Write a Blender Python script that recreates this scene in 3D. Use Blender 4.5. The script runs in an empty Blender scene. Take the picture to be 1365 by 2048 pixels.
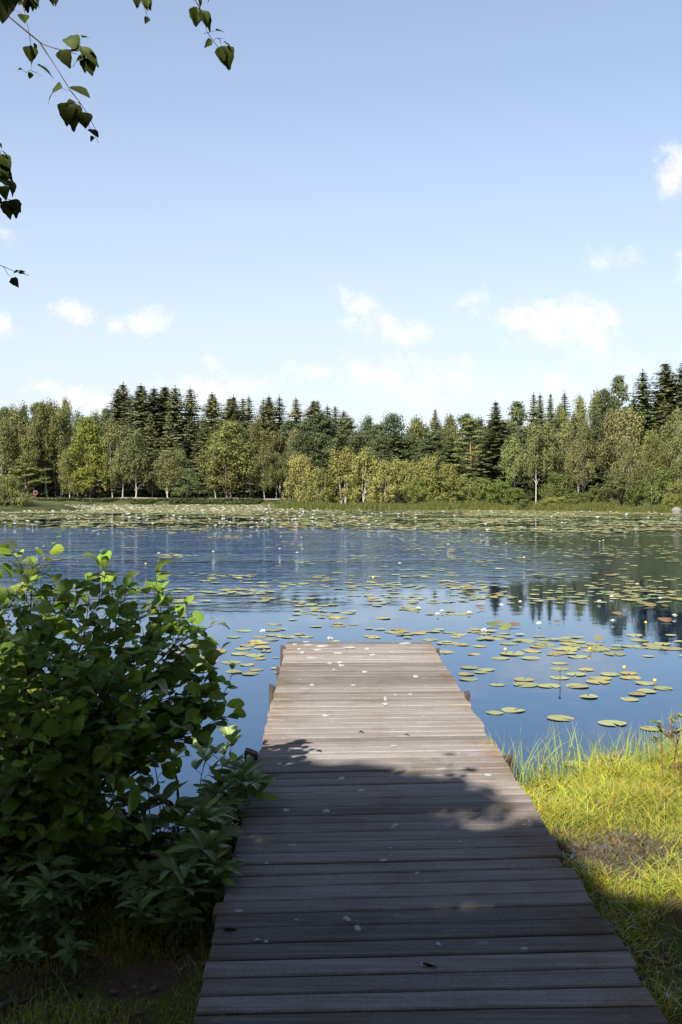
import bpy, math, random
import numpy as np
from mathutils import Vector, Matrix

RNG = np.random.default_rng(7)
random.seed(7)
scene = bpy.context.scene
COL = scene.collection
R = math.radians

# ------------------------------------------------------------------ camera
CAM_Z = 1.8
F = 2048 * 35 / 36.0
PITCH = 33 / F
cam_d = bpy.data.cameras.new('camera')
cam_d.sensor_fit = 'VERTICAL'; cam_d.sensor_height = 36.0; cam_d.sensor_width = 24.0
cam_d.lens = 35.0; cam_d.clip_start = 0.05; cam_d.clip_end = 6000
cam = bpy.data.objects.new('camera', cam_d)
cam.location = (0, 0, CAM_Z); cam.rotation_euler = (R(90) - PITCH, 0, 0)
COL.objects.link(cam); scene.camera = cam

# ------------------------------------------------------------------ light and exposure
SUN_EL, SUN_AZ = R(40), R(206)           # azimuth clockwise from +Y (the view direction)
SUN_DIR = np.array([math.sin(SUN_AZ) * math.cos(SUN_EL), math.cos(SUN_AZ) * math.cos(SUN_EL), math.sin(SUN_EL)])
sun_d = bpy.data.lights.new('sun', 'SUN'); sun_d.energy = 5.0; sun_d.angle = R(0.53); sun_d.color = (1.0, 0.93, 0.82)
sun = bpy.data.objects.new('sun', sun_d); COL.objects.link(sun)
sun.rotation_euler = Vector(SUN_DIR).to_track_quat('Z', 'Y').to_euler()
scene.view_settings.view_transform = 'Standard'; scene.view_settings.look = 'None'
scene.view_settings.exposure = 1.5; scene.view_settings.gamma = 1.0
scene.render.film_transparent = False
scene.cycles.max_bounces = 8; scene.cycles.transparent_max_bounces = 8

world = bpy.data.worlds.new('World'); scene.world = world; world.use_nodes = True


class NT:
    """small node helper"""
    def __init__(self, tree):
        self.t = tree; self.n = tree.nodes; self.l = tree.links
    def new(self, typ, **kw):
        nd = self.n.new(typ)
        for k, v in kw.items():
            setattr(nd, k, v)
        return nd
    def put(self, sock, v):
        if hasattr(v, 'is_output') or isinstance(v, bpy.types.NodeSocket):
            self.l.new(v, sock)
        else:
            sock.default_value = v
    def math(self, op, a, b=None, c=None, clamp=False):
        nd = self.new('ShaderNodeMath', operation=op, use_clamp=clamp)
        self.put(nd.inputs[0], a)
        if b is not None: self.put(nd.inputs[1], b)
        if c is not None: self.put(nd.inputs[2], c)
        return nd.outputs[0]
    def vec(self, op, a, b=None, scale=None):
        nd = self.new('ShaderNodeVectorMath', operation=op)
        self.put(nd.inputs[0], a)
        if b is not None: self.put(nd.inputs[1], b)
        if scale is not None: self.put(nd.inputs['Scale'], scale)
        return nd.outputs['Value'] if op in ('LENGTH', 'DISTANCE', 'DOT_PRODUCT') else nd.outputs['Vector']
    def noise(self, vec, scale, detail=3, rough=0.5, dist=0.0):
        nd = self.new('ShaderNodeTexNoise')
        if vec is not None: self.l.new(vec, nd.inputs['Vector'])
        nd.inputs['Scale'].default_value = scale; nd.inputs['Detail'].default_value = detail
        nd.inputs['Roughness'].default_value = rough; nd.inputs['Distortion'].default_value = dist
        return nd
    def smooth(self, v, a, b, lo=0.0, hi=1.0):
        nd = self.new('ShaderNodeMapRange', interpolation_type='SMOOTHSTEP')
        self.put(nd.inputs[0], v)
        nd.inputs[1].default_value = a; nd.inputs[2].default_value = b
        nd.inputs[3].default_value = lo; nd.inputs[4].default_value = hi
        return nd.outputs[0]
    def mix(self, fac, a, b, blend='MIX'):
        nd = self.new('ShaderNodeMix', data_type='RGBA', blend_type=blend)
        self.put(nd.inputs[0], fac)
        for s, v in ((nd.inputs[6], a), (nd.inputs[7], b)):
            if isinstance(v, (tuple, list)) and len(v) == 3: v = (*v, 1)
            self.put(s, v)
        return nd.outputs[2]
    def ramp(self, fac, stops):
        nd = self.new('ShaderNodeValToRGB')
        self.put(nd.inputs[0], fac)
        e = nd.color_ramp.elements
        while len(e) < len(stops): e.new(0.5)
        for el, (p, c) in zip(e, stops):
            el.position = p; el.color = (*c, 1) if len(c) == 3 else c
        return nd.outputs[0]


def build_world():
    t = NT(world.node_tree); t.n.clear()
    out = t.new('ShaderNodeOutputWorld'); bg = t.new('ShaderNodeBackground')
    sky = t.new('ShaderNodeTexSky', sky_type='NISHITA', sun_disc=False)
    sky.sun_elevation = SUN_EL; sky.sun_rotation = SUN_AZ
    sky.altitude = 100; sky.air_density = 1.0; sky.dust_density = 1.2; sky.ozone_density = 2.0
    bg.inputs['Strength'].default_value = 0.075
    tc = t.new('ShaderNodeTexCoord')
    sep = t.new('ShaderNodeSeparateXYZ'); t.l.new(tc.outputs['Generated'], sep.inputs[0])
    ys = t.math('MAXIMUM', sep.outputs[1], 0.05)
    u = t.math('DIVIDE', sep.outputs[0], ys); w = t.math('DIVIDE', sep.outputs[2], ys)
    comb = t.new('ShaderNodeCombineXYZ'); t.l.new(u, comb.inputs[0]); t.l.new(w, comb.inputs[1])
    uw = comb.outputs[0]
    n1 = t.noise(uw, 22, 5, 0.6); n2 = t.noise(uw, 90, 4, 0.6)
    d1 = t.vec('SCALE', t.vec('SUBTRACT', n1.outputs['Color'], (0.5, 0.5, 0.5)), scale=0.045)
    d2 = t.vec('SCALE', t.vec('SUBTRACT', n2.outputs['Color'], (0.5, 0.5, 0.5)), scale=0.012)
    q = t.vec('ADD', uw, t.vec('ADD', d1, d2))
    blobs = [(1095, 645, 100, 52, 1), (1165, 655, 75, 62, 1), (1045, 645, 48, 34, .9), (1205, 640, 40, 40, .9),
             (715, 612, 50, 36, .8), (765, 655, 72, 34, .8), (825, 668, 42, 28, .8),
             (150, 627, 45, 24, .85), (228, 642, 28, 24, .7), (297, 634, 52, 28, .85), (0, 652, 36, 32, .8),
             (1352, 345, 52, 62, 1), (770, 745, 135, 46, .6), (640, 742, 85, 30, .55), (880, 775, 170, 48, .45),
             (430, 775, 130, 40, .75), (175, 805, 75, 36, .95), (95, 778, 52, 20, .65), (1110, 775, 110, 36, .5),
             (1225, 732, 80, 30, .45), (950, 602, 45, 24, .5), (925, 722, 42, 20, .5), (1210, 515, 30, 22, .3),
             (1255, 512, 24, 20, .3), (12, 470, 45, 22, .3), (420, 735, 40, 16, .4), (1365, 520, 30, 34, .4),
             (1010, 800, 260, 40, .25), (300, 800, 120, 26, .3)]
    m = None
    for px, py, rx, ry, s in blobs:
        c = ((px - 682.5) / F, (991 - py) / F, 0)
        dv = t.vec('MULTIPLY', t.vec('SUBTRACT', q, c), (F / rx, F / ry, 0))
        k = t.math('MULTIPLY', t.math('SUBTRACT', 1.15, t.vec('LENGTH', dv)), s)
        m = k if m is None else t.math('MAXIMUM', m, k)
    n3 = t.noise(uw, 45, 6, 0.65)
    m = t.math('ADD', m, t.math('MULTIPLY', t.math('SUBTRACT', n3.outputs['Fac'], 0.5), 1.15))
    mask = t.smooth(m, -0.08, 0.95)
    mask = t.math('MULTIPLY', mask, t.math('GREATER_THAN', sep.outputs[1], 0.06))
    # thin milky veil lower down, as in a hazy summer sky
    shade = t.math('ADD', t.math('MULTIPLY', n3.outputs['Fac'], 0.8), 0.60)
    skyc = t.mix(1.0, sky.outputs[0], SKY_TINT, 'MULTIPLY')
    veil = t.math('ADD', t.smooth(w, -0.05, 0.50, VEIL_AMT - 0.20, 0.0), t.smooth(w, 0.52, 1.0, 0.20, 0.0))
    skyc = t.mix(veil, skyc, VEIL)
    cc = t.vec('SCALE', CLOUD, scale=shade)
    c = t.mix(t.math('MULTIPLY', mask, 0.80), skyc, cc)
    t.l.new(c, bg.inputs['Color']); t.l.new(bg.outputs[0], out.inputs[0])


SKY_TINT = (1.02, 0.985, 0.97)
VEIL = (3.95, 4.1, 4.5); VEIL_AMT = 0.74
CLOUD = (5.2, 5.05, 5.05)
build_world()


# ------------------------------------------------------------------ picture-to-world helpers (used to read positions off the photo)
def ray(px, py):
    u, v = (px - 682.5) / F, (1024 - py) / F
    return np.array([u, math.cos(PITCH) + v * math.sin(PITCH), v * math.cos(PITCH) - math.sin(PITCH)])

def at(px, py, Y):
    d = ray(px, py); return np.array([0, 0, CAM_Z]) + d * (Y / d[1])

def on_z(px, py, z=0.0):
    d = ray(px, py); return np.array([0, 0, CAM_Z]) + d * ((z - CAM_Z) / d[2])

DECK0, DECKS = 0.2, 0.0171
def on_deck(px, py):
    d = ray(px, py); k = (DECK0 - CAM_Z) / (d[2] - DECKS * d[1]); return np.array([0, 0, CAM_Z]) + d * k


# ------------------------------------------------------------------ mesh helpers
class Geo:
    def __init__(self):
        self.V = []; self.F = []; self.M = []; self.UV = []; self.T = []; self.nv = 0
    def add(self, V, F, mat=0, uv=None, tint=None):
        V = np.asarray(V, float).reshape(-1, 3)
        F = np.asarray(F, np.int64)
        self.V.append(V); self.F.append(F + self.nv); self.M.append(mat)
        self.UV.append(np.zeros((len(V), 2)) if uv is None else np.asarray(uv, float))
        if tint is None: tint = np.ones((len(V), 3))
        self.T.append(np.broadcast_to(np.asarray(tint, float), (len(V), 3)))
        self.nv += len(V)
    def mesh(self, name, mats, smooth=False):
        me = bpy.data.meshes.new(name)
        V = np.concatenate(self.V)
        me.vertices.add(len(V)); me.vertices.foreach_set('co', V.astype(np.float32).ravel())
        loops = np.concatenate([f.ravel() for f in self.F])
        tot = np.concatenate([np.full(len(f), f.shape[1]) for f in self.F])
        mi = np.concatenate([np.full(len(f), m) for f, m in zip(self.F, self.M)])
        me.loops.add(len(loops)); me.loops.foreach_set('vertex_index', loops.astype(np.int32))
        me.polygons.add(len(tot))
        st = np.concatenate([[0], np.cumsum(tot)[:-1]])
        me.polygons.foreach_set('loop_start', st.astype(np.int32))
        me.polygons.foreach_set('material_index', mi.astype(np.int32))
        me.polygons.foreach_set('use_smooth', np.full(len(tot), smooth))
        uvl = me.uv_layers.new(name='UVMap')
        uvl.data.foreach_set('uv', np.concatenate(self.UV)[loops].astype(np.float32).ravel())
        T = np.concatenate(self.T)
        if not np.all(T == 1):
            a = me.color_attributes.new('tint', 'FLOAT_COLOR', 'POINT')
            a.data.foreach_set('color', np.concatenate([T, np.ones((len(T), 1))], 1).astype(np.float32).ravel())
        for m in mats: me.materials.append(m)
        me.update(calc_edges=True); me.validate()
        return me

def link(name, me, parent=None, loc=None):
    o = bpy.data.objects.new(name, me); COL.objects.link(o)
    if parent is not None: o.parent = parent
    if loc is not None: o.location = tuple(map(float, loc))
    return o

def tag(o, label=None, cat=None, group=None, kind=None):
    if label: o['label'] = label
    if cat: o['category'] = cat
    if group: o['group'] = group
    if kind: o['kind'] = kind
    return o

def empty(name, loc=(0, 0, 0)):
    o = bpy.data.objects.new(name, None); COL.objects.link(o); o.location = tuple(map(float, loc)); o.empty_display_size = 0.2
    return o

def copy_tree(o, parent=None):
    c = o.copy(); COL.objects.link(c); c.parent = parent
    for ch in o.children: copy_tree(ch, c)
    return c

def norm(a):
    return a / np.maximum(np.linalg.norm(a, axis=-1, keepdims=True), 1e-9)

def tube(geo, pts, radii, sides=6, mat=0, cap=True):
    pts = np.asarray(pts, float); n = len(pts); radii = np.broadcast_to(np.asarray(radii, float), (n,))
    tan = norm(np.gradient(pts, axis=0))
    ref = np.array([0, 0, 1.0]) if abs(tan[0][2]) < 0.9 else np.array([1.0, 0, 0])
    a = norm(np.cross(tan, ref)); b = np.cross(tan, a)
    th = np.linspace(0, 2 * np.pi, sides, endpoint=False)
    ring = pts[:, None, :] + radii[:, None, None] * (np.cos(th)[None, :, None] * a[:, None, :] + np.sin(th)[None, :, None] * b[:, None, :])
    V = ring.reshape(-1, 3); uv = np.stack([np.tile(th / 6.283, n), np.repeat(np.linspace(0, 1, n), sides)], 1)
    i = np.arange(n - 1)[:, None] * sides; j = np.arange(sides)[None, :]; k = (j + 1) % sides
    F = np.stack([i + j, i + k, i + sides + k, i + sides + j], -1).reshape(-1, 4)
    geo.add(V, F, mat, uv)
    if cap:
        for base, rev in ((0, True), ((n - 1) * sides, False)):
            f = np.arange(sides) + base
            geo.add(V[f], np.array([[*(range(sides)[::-1] if rev else range(sides))]]), mat)

def bez(p0, p1, p2, n):
    t = np.linspace(0, 1, n)[:, None]
    return (1 - t) ** 2 * np.asarray(p0) + 2 * t * (1 - t) * np.asarray(p1) + t * t * np.asarray(p2)

def leaves(geo, C, N, size, rng, aspect=0.62, mat=0, tint=None, fold=0.12, axis=None):
    """a folded rhombus per leaf, centre C, face normal N"""
    n = len(C); N = norm(N)
    r = rng.normal(size=(n, 3)) if axis is None else axis + 0.25 * rng.normal(size=(n, 3))
    A = norm(r - (r * N).sum(1, keepdims=True) * N); B = np.cross(N, A)
    s = (np.asarray(size) * np.ones(n))[:, None]
    P0 = C - A * s * .5; P2 = C + A * s * .5 - N * s * fold * .6
    P1 = C + B * s * .5 * aspect - N * s * fold; P3 = C - B * s * .5 * aspect - N * s * fold
    V = np.stack([P0, P1, P2, P3], 1).reshape(-1, 3)
    Fq = np.arange(4 * n).reshape(n, 4)
    tt = None if tint is None else np.repeat(tint, 4, 0)
    geo.add(V, Fq, mat, None, tt)

def boxg(geo, lo, hi, mat=0, M=None):
    x0, y0, z0 = lo; x1, y1, z1 = hi
    V = np.array([[x0, y0, z0], [x1, y0, z0], [x1, y1, z0], [x0, y1, z0], [x0, y0, z1], [x1, y0, z1], [x1, y1, z1], [x0, y1, z1]], float)
    if M is not None: V = V @ np.array(M.to_3x3()).T + np.array(M.translation)
    geo.add(V, [[0, 3, 2, 1], [4, 5, 6, 7], [0, 1, 5, 4], [1, 2, 6, 5], [2, 3, 7, 6], [3, 0, 4, 7]], mat)


# ------------------------------------------------------------------ materials
def material(name):
    m = bpy.data.materials.new(name); m.use_nodes = True
    t = NT(m.node_tree); t.n.clear()
    return m, t, t.new('ShaderNodeOutputMaterial')

ALB = 0.55
def foliage_mat(name, base=None, huevar=0.03, transl=0.32, gloss=0.05, rough=0.5, use_obj=False, veins=False, vary=0.5, use_tint=False):
    m, t, out = material(name)
    g = t.new('ShaderNodeNewGeometry'); ri = g.outputs['Random Per Island']
    if use_obj:
        oi = t.new('ShaderNodeObjectInfo'); col = oi.outputs['Color']
    else:
        rgb = t.new('ShaderNodeRGB'); rgb.outputs[0].default_value = (*[v * ALB for v in base], 1); col = rgb.outputs[0]
    if use_tint:
        at_ = t.new('ShaderNodeAttribute', attribute_name='tint'); col = t.mix(1.0, col, at_.outputs['Color'], 'MULTIPLY')
    hsv = t.new('ShaderNodeHueSaturation')
    t.put(hsv.inputs['Hue'], t.math('ADD', 0.497 - huevar / 2, t.math('MULTIPLY', t.math('FRACT', t.math('MULTIPLY', ri, 7.31)), huevar)))
    t.put(hsv.inputs['Value'], t.math('ADD', 1.0 - vary / 2, t.math('MULTIPLY', ri, vary)))
    t.put(hsv.inputs['Color'], col); col = hsv.outputs[0]
    nrm = None
    if veins:
        uv = t.new('ShaderNodeUVMap'); sp = t.new('ShaderNodeSeparateXYZ'); t.l.new(uv.outputs[0], sp.inputs[0])
        ax = t.math('ABSOLUTE', sp.outputs[0])
        ph = t.math('MULTIPLY', t.math('SUBTRACT', sp.outputs[1], t.math('MULTIPLY', ax, 0.22)), 44)
        sn = t.math('POWER', t.math('ABSOLUTE', t.math('SINE', ph)), 6)
        mid = t.smooth(ax, 0.0, 0.09, 1.0, 0.0)
        vein = t.math('MAXIMUM', t.math('MULTIPLY', sn, 0.5), mid)
        col = t.mix(t.math('MULTIPLY', vein, 0.45), col, t.mix(1.0, col, (1.7, 1.7, 1.5), 'MULTIPLY'))
        bp = t.new('ShaderNodeBump'); bp.inputs['Strength'].default_value = 0.5; bp.inputs['Distance'].default_value = 0.004
        t.put(bp.inputs['Height'], t.math('SUBTRACT', 1.0, vein)); nrm = bp.outputs[0]
    d = t.new('ShaderNodeBsdfDiffuse'); tr = t.new('ShaderNodeBsdfTranslucent')
    t.put(d.inputs[0], col); t.put(tr.inputs[0], t.mix(1.0, col, (1.25, 1.35, 0.55), 'MULTIPLY'))
    mx = t.new('ShaderNodeMixShader'); mx.inputs[0].default_value = transl
    t.l.new(d.outputs[0], mx.inputs[1]); t.l.new(tr.outputs[0], mx.inputs[2])
    gl = t.new('ShaderNodeBsdfGlossy'); gl.inputs['Roughness'].default_value = rough
    fr = t.new('ShaderNodeFresnel'); fr.inputs['IOR'].default_value = 1.35
    m2 = t.new('ShaderNodeMixShader'); t.put(m2.inputs[0], t.math('MULTIPLY', fr.outputs[0], gloss * 10, clamp=True))
    t.l.new(mx.outputs[0], m2.inputs[1]); t.l.new(gl.outputs[0], m2.inputs[2])
    if nrm is not None:
        for nd in (d, gl): t.l.new(nrm, nd.inputs['Normal'])
    t.l.new(m2.outputs[0], out.inputs[0])
    return m

def bark_mat(name, c1, c2, scale=(3, 3, 0.6), bands=False, lo=0.42, hi=0.6):
    m, t, out = material(name)
    tc = t.new('ShaderNodeTexCoord')
    mp = t.vec('MULTIPLY', tc.outputs['Object'], scale)
    n = t.noise(mp, 2.5, 5, 0.65)
    f = t.smooth(n.outputs['Fac'], lo, hi)
    col = t.mix(f, c1, c2)
    p = t.new('ShaderNodeBsdfPrincipled'); t.put(p.inputs['Base Color'], col); p.inputs['Roughness'].default_value = 0.85
    bp = t.new('ShaderNodeBump'); bp.inputs['Strength'].default_value = 0.5; bp.inputs['Distance'].default_value = 0.03
    t.put(bp.inputs['Height'], n.outputs['Fac']); t.l.new(bp.outputs[0], p.inputs['Normal'])
    t.l.new(p.outputs[0], out.inputs[0])
    return m

def plain_mat(name, col, rough=0.7, var=0.25, scale=20, spec=0.3):
    m, t, out = material(name)
    tc = t.new('ShaderNodeTexCoord'); n = t.noise(tc.outputs['Object'], scale, 4, 0.6)
    c = t.mix(n.outputs['Fac'], tuple(v * (1 - var) for v in col), tuple(min(1, v * (1 + var)) for v in col))
    p = t.new('ShaderNodeBsdfPrincipled'); t.put(p.inputs['Base Color'], c); p.inputs['Roughness'].default_value = rough
    p.inputs['Specular IOR Level'].default_value = spec
    t.l.new(p.outputs[0], out.inputs[0])
    return m

M_TREE = foliage_mat('tree_leaves', use_obj=True, transl=0.30, gloss=0.008, vary=0.5)
M_NEEDLE = foliage_mat('needles', use_obj=True, transl=0.12, gloss=0.006, vary=0.6)
M_BIRCH = bark_mat('birch_bark', (0.29, 0.27, 0.24), (0.05, 0.044, 0.038), (1.2, 1.2, 1.6), lo=0.52, hi=0.62)
M_BARK = bark_mat('grey_bark', (0.11, 0.09, 0.075), (0.05, 0.042, 0.036))
M_PINE = bark_mat('pine_bark', (0.28, 0.13, 0.07), (0.10, 0.06, 0.045))
M_ALDER = foliage_mat('alder_leaf', huevar=0.045, base=(0.235, 0.365, 0.042), transl=0.42, gloss=0.055, rough=0.38, veins=True, vary=0.8)
M_BIRCHLEAF = foliage_mat('birch_leaf', base=(0.055, 0.075, 0.016), transl=0.22, gloss=0.02, veins=False, vary=0.5)
M_MARSH = foliage_mat('marsh_leaf', base=(0.21, 0.30, 0.095), transl=0.36, gloss=0.05, rough=0.45, veins=True, vary=0.7)
M_BOG = foliage_mat('bogbean_leaf', base=(0.42, 0.52, 0.22), transl=0.35, gloss=0.05, veins=False, vary=0.5)
M_GRASS = foliage_mat('grass_blade', base=(0.50, 0.54, 0.080), transl=0.42, gloss=0.02, vary=0.6, use_tint=True)
M_REED = foliage_mat('sedge_blade', base=(0.17, 0.19, 0.05), transl=0.35, gloss=0.02, vary=0.6, use_tint=True)
M_TWIG = plain_mat('twig_bark', (0.075, 0.055, 0.04), 0.8)
M_REDSTEM = plain_mat('reddish_stem', (0.13, 0.06, 0.035), 0.6)
M_GREENSTEM = plain_mat('green_stem', (0.12, 0.14, 0.04), 0.6)
M_DRY = plain_mat('dry_leaf', (0.13, 0.08, 0.04), 0.8, 0.4, 60)
M_PETAL = plain_mat('white_petal', (0.52, 0.50, 0.45), 0.7, 0.05, 20, .1)
M_PINKPETAL = plain_mat('pink_petal', (0.72, 0.42, 0.48), 0.5, 0.1)
M_YELLOW = plain_mat('yellow_petal', (0.62, 0.34, 0.03), 0.5, 0.15)
M_STONE = plain_mat('pale_stone', (0.13, 0.12, 0.105), 0.9, 0.3, 2)
M_DROP = plain_mat('bird_dropping', (0.27, 0.27, 0.265), 0.85, 0.25, 90)
M_NAIL = plain_mat('rusty_nail', (0.05, 0.035, 0.03), 0.6)


def water_mat():
    m, t, out = material('lake_water')
    tc = t.new('ShaderNodeTexCoord'); P = tc.outputs['Object']
    sp = t.new('ShaderNodeSeparateXYZ'); t.l.new(P, sp.inputs[0])
    # wind ruffles the middle of the lake; the water is still along both shores and under the far lily field
    edge = t.noise(t.vec('MULTIPLY', P, (0.06, 0.12, 1)), 1.0, 3)
    yy = t.math('ADD', sp.outputs[1], t.math('MULTIPLY', t.math('SUBTRACT', edge.outputs['Fac'], 0.5), 16))
    yy = t.math('ADD', yy, t.math('MULTIPLY', sp.outputs[0], -0.6))
    near = t.smooth(yy, 15.5, 26); lee = t.smooth(t.math('SUBTRACT', sp.outputs[0], t.math('MULTIPLY', sp.outputs[1], 0.10)), -2.0, 4.0, 1.0, 0.16); far = t.smooth(sp.outputs[1], 60, 50.0)
    gust = t.noise(t.vec('MULTIPLY', P, (0.05, 0.3, 1)), 1.0, 4, 0.6)
    calm = t.smooth(gust.outputs['Fac'], 0.34, 0.60, 0.4, 1.0)
    amp = t.math('MULTIPLY', t.math('MULTIPLY', near, far), t.math('MULTIPLY', calm, lee))
    amp = t.math('ADD', t.math('MULTIPLY', amp, RIP_A), RIP_0)
    w1 = t.noise(t.vec('MULTIPLY', P, (1.5, 2.6, 1)), 2.2, 4, 0.6)
    w2 = t.noise(t.vec('MULTIPLY', P, (1.3, 1.9, 1)), 1.3, 2, 0.5)
    h = t.math('MULTIPLY', t.math('ADD', t.math('MULTIPLY', w1.outputs['Fac'], 0.8), t.math('MULTIPLY', w2.outputs['Fac'], 3.2)), amp)
    bp = t.new('ShaderNodeBump'); bp.inputs['Strength'].default_value = 1.0; bp.inputs['Distance'].default_value = 1.0
    t.put(bp.inputs['Height'], h)
    d = t.new('ShaderNodeBsdfDiffuse'); d.inputs[0].default_value = (*WATER_BODY, 1)
    gl = t.new('ShaderNodeBsdfGlossy'); gl.inputs['Roughness'].default_value = 0.02
    gl.inputs['Color'].default_value = (*WATER_TINT, 1)
    fr = t.new('ShaderNodeFresnel'); fr.inputs['IOR'].default_value = 2.0
    for nd in (gl, fr): t.l.new(bp.outputs[0], nd.inputs['Normal'])
    t.put(gl.inputs['Color'], t.mix(t.smooth(fr.outputs[0], 0.30, 0.75), WATER_TINT, (0.82, 0.91, 1.0)))
    mx = t.new('ShaderNodeMixShader'); t.l.new(fr.outputs[0], mx.inputs[0])
    t.l.new(d.outputs[0], mx.inputs[1]); t.l.new(gl.outputs[0], mx.inputs[2])
    t.l.new(mx.outputs[0], out.inputs[0])
    return m

RIP_A, RIP_0 = 0.044, 0.00035
WATER_BODY = (0.003, 0.009, 0.026)
WATER_TINT = (0.58, 0.79, 1.0)
M_WATER = water_mat()


def ground_mat():
    m, t, out = material('lake_shore_ground')
    tc = t.new('ShaderNodeTexCoord'); P = tc.outputs['Object']
    sp = t.new('ShaderNodeSeparateXYZ'); t.l.new(P, sp.inputs[0])
    n = t.noise(P, 3.0, 6, 0.65); nf = t.noise(P, 40.0, 4, 0.7); nb = t.noise(P, 0.35, 4, 0.6)
    soil = t.mix(nf.outputs['Fac'], (0.03, 0.020, 0.013), (0.13, 0.088, 0.055))
    moss = t.mix(nf.outputs['Fac'], (0.035, 0.048, 0.010), (0.11, 0.12, 0.028))
    near = t.mix(t.smooth(n.outputs['Fac'], 0.45, 0.6), soil, moss)
    field = t.mix(t.smooth(nb.outputs['Fac'], 0.4, 0.62), (0.020, 0.028, 0.010), (0.055, 0.058, 0.02))
    wood = t.mix(nb.outputs['Fac'], (0.02, 0.02, 0.01), (0.05, 0.035, 0.02))
    farc = t.mix(t.smooth(sp.outputs[1], 201, 212), field, wood)
    c = t.mix(t.smooth(sp.outputs[1], 12, 40), near, farc)
    p = t.new('ShaderNodeBsdfPrincipled'); t.put(p.inputs['Base Color'], c); p.inputs['Roughness'].default_value = 0.95
    p.inputs['Specular IOR Level'].default_value = 0.1
    bp = t.new('ShaderNodeBump'); bp.inputs['Strength'].default_value = 0.8; bp.inputs['Distance'].default_value = 0.02
    t.put(bp.inputs['Height'], nf.outputs['Fac']); t.l.new(bp.outputs[0], p.inputs['Normal'])
    t.l.new(p.outputs[0], out.inputs[0])
    return m
M_GROUND = ground_mat()


def deck_mat():
    m, t, out = material('weathered_planks')
    tc = t.new('ShaderNodeTexCoord'); P = tc.outputs['Object']
    g = t.new('ShaderNodeNewGeometry'); ri = g.outputs['Random Per Island']
    off = t.new('ShaderNodeCombineXYZ'); t.put(off.inputs[0], t.math('MULTIPLY', ri, 37.0)); t.put(off.inputs[2], t.math('MULTIPLY', ri, 11.0))
    Q = t.vec('ADD', P, off.outputs[0])
    grain = t.noise(t.vec('MULTIPLY', Q, (1.6, 60, 20)), 1.0, 6, 0.7)
    fine = t.noise(t.vec('MULTIPLY', Q, (6, 170, 60)), 1.0, 4, 0.7)
    blot = t.noise(t.vec('MULTIPLY', P, (2.2, 2.6, 1)), 1.3, 5, 0.65)
    base = t.ramp(ri, [(0.0, (0.205, 0.195, 0.19)), (0.3, (0.285, 0.268, 0.258)), (0.6, (0.325, 0.308, 0.300)), (0.8, (0.38, 0.362, 0.35)), (1.0, (0.235, 0.212, 0.195))])
    c = t.mix(t.smooth(grain.outputs['Fac'], 0.35, 0.68), t.mix(1.0, base, (0.76, 0.73, 0.70), 'MULTIPLY'), t.mix(1.0, base, (1.13, 1.13, 1.13), 'MULTIPLY'))
    c = t.mix(t.smooth(fine.outputs['Fac'], 0.56, 0.72, 0.0, 0.45), c, t.mix(1.0, c, (0.45, 0.42, 0.40), 'MULTIPLY'))
    c = t.mix(t.smooth(blot.outputs['Fac'], 0.46, 0.72, 0.0, 0.6), c, t.mix(1.0, c, (0.66, 0.58, 0.50), 'MULTIPLY'))
    crack = t.noise(t.vec('MULTIPLY', Q, (1.3, 130, 30)), 1.0, 3, 0.6)
    c = t.mix(t.smooth(crack.outputs['Fac'], 0.66, 0.71, 0.0, 0.65), c, t.mix(1.0, c, (0.25, 0.23, 0.22), 'MULTIPLY'))
    grit = t.noise(P, 140.0, 3, 0.7)
    c = t.mix(t.smooth(grit.outputs['Fac'], 0.35, 0.7), t.mix(1.0, c, (0.8, 0.8, 0.8), 'MULTIPLY'), t.mix(1.0, c, (1.16, 1.16, 1.16), 'MULTIPLY'))
    pale = t.noise(t.vec('MULTIPLY', Q, (5, 16, 5)), 1.0, 5, 0.7)
    c = t.mix(t.smooth(pale.outputs['Fac'], 0.62, 0.74, 0.0, 0.4), c, (0.55, 0.53, 0.50))
    # rusty-brown weathering near the plank ends
    sp = t.new('ShaderNodeSeparateXYZ'); t.l.new(P, sp.inputs[0])
    ends = t.smooth(t.math('ABSOLUTE', t.math('SUBTRACT', sp.outputs[0], 0.2)), 0.45, 0.72)
    c = t.mix(t.math('MULTIPLY', ends, t.smooth(blot.outputs['Fac'], 0.35, 0.65, 0.1, 0.75)), c, t.mix(1.0, c, (0.95, 0.74, 0.55), 'MULTIPLY'))
    p = t.new('ShaderNodeBsdfPrincipled'); t.put(p.inputs['Base Color'], t.mix(1.0, c, (0.575, 0.57, 0.565), 'MULTIPLY')); p.inputs['Roughness'].default_value = 0.9
    p.inputs['Specular IOR Level'].default_value = 0.08
    bp = t.new('ShaderNodeBump'); bp.inputs['Strength'].default_value = 0.7; bp.inputs['Distance'].default_value = 0.004
    t.put(bp.inputs['Height'], t.math('ADD', grain.outputs['Fac'], t.math('MULTIPLY', fine.outputs['Fac'], 0.6))); t.l.new(bp.outputs[0], p.inputs['Normal'])
    t.l.new(p.outputs[0], out.inputs[0])
    return m
M_DECK = deck_mat()
M_POST = bark_mat('old_post_wood', (0.05, 0.036, 0.027), (0.018, 0.014, 0.011), (8, 8, 1.5))


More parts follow.
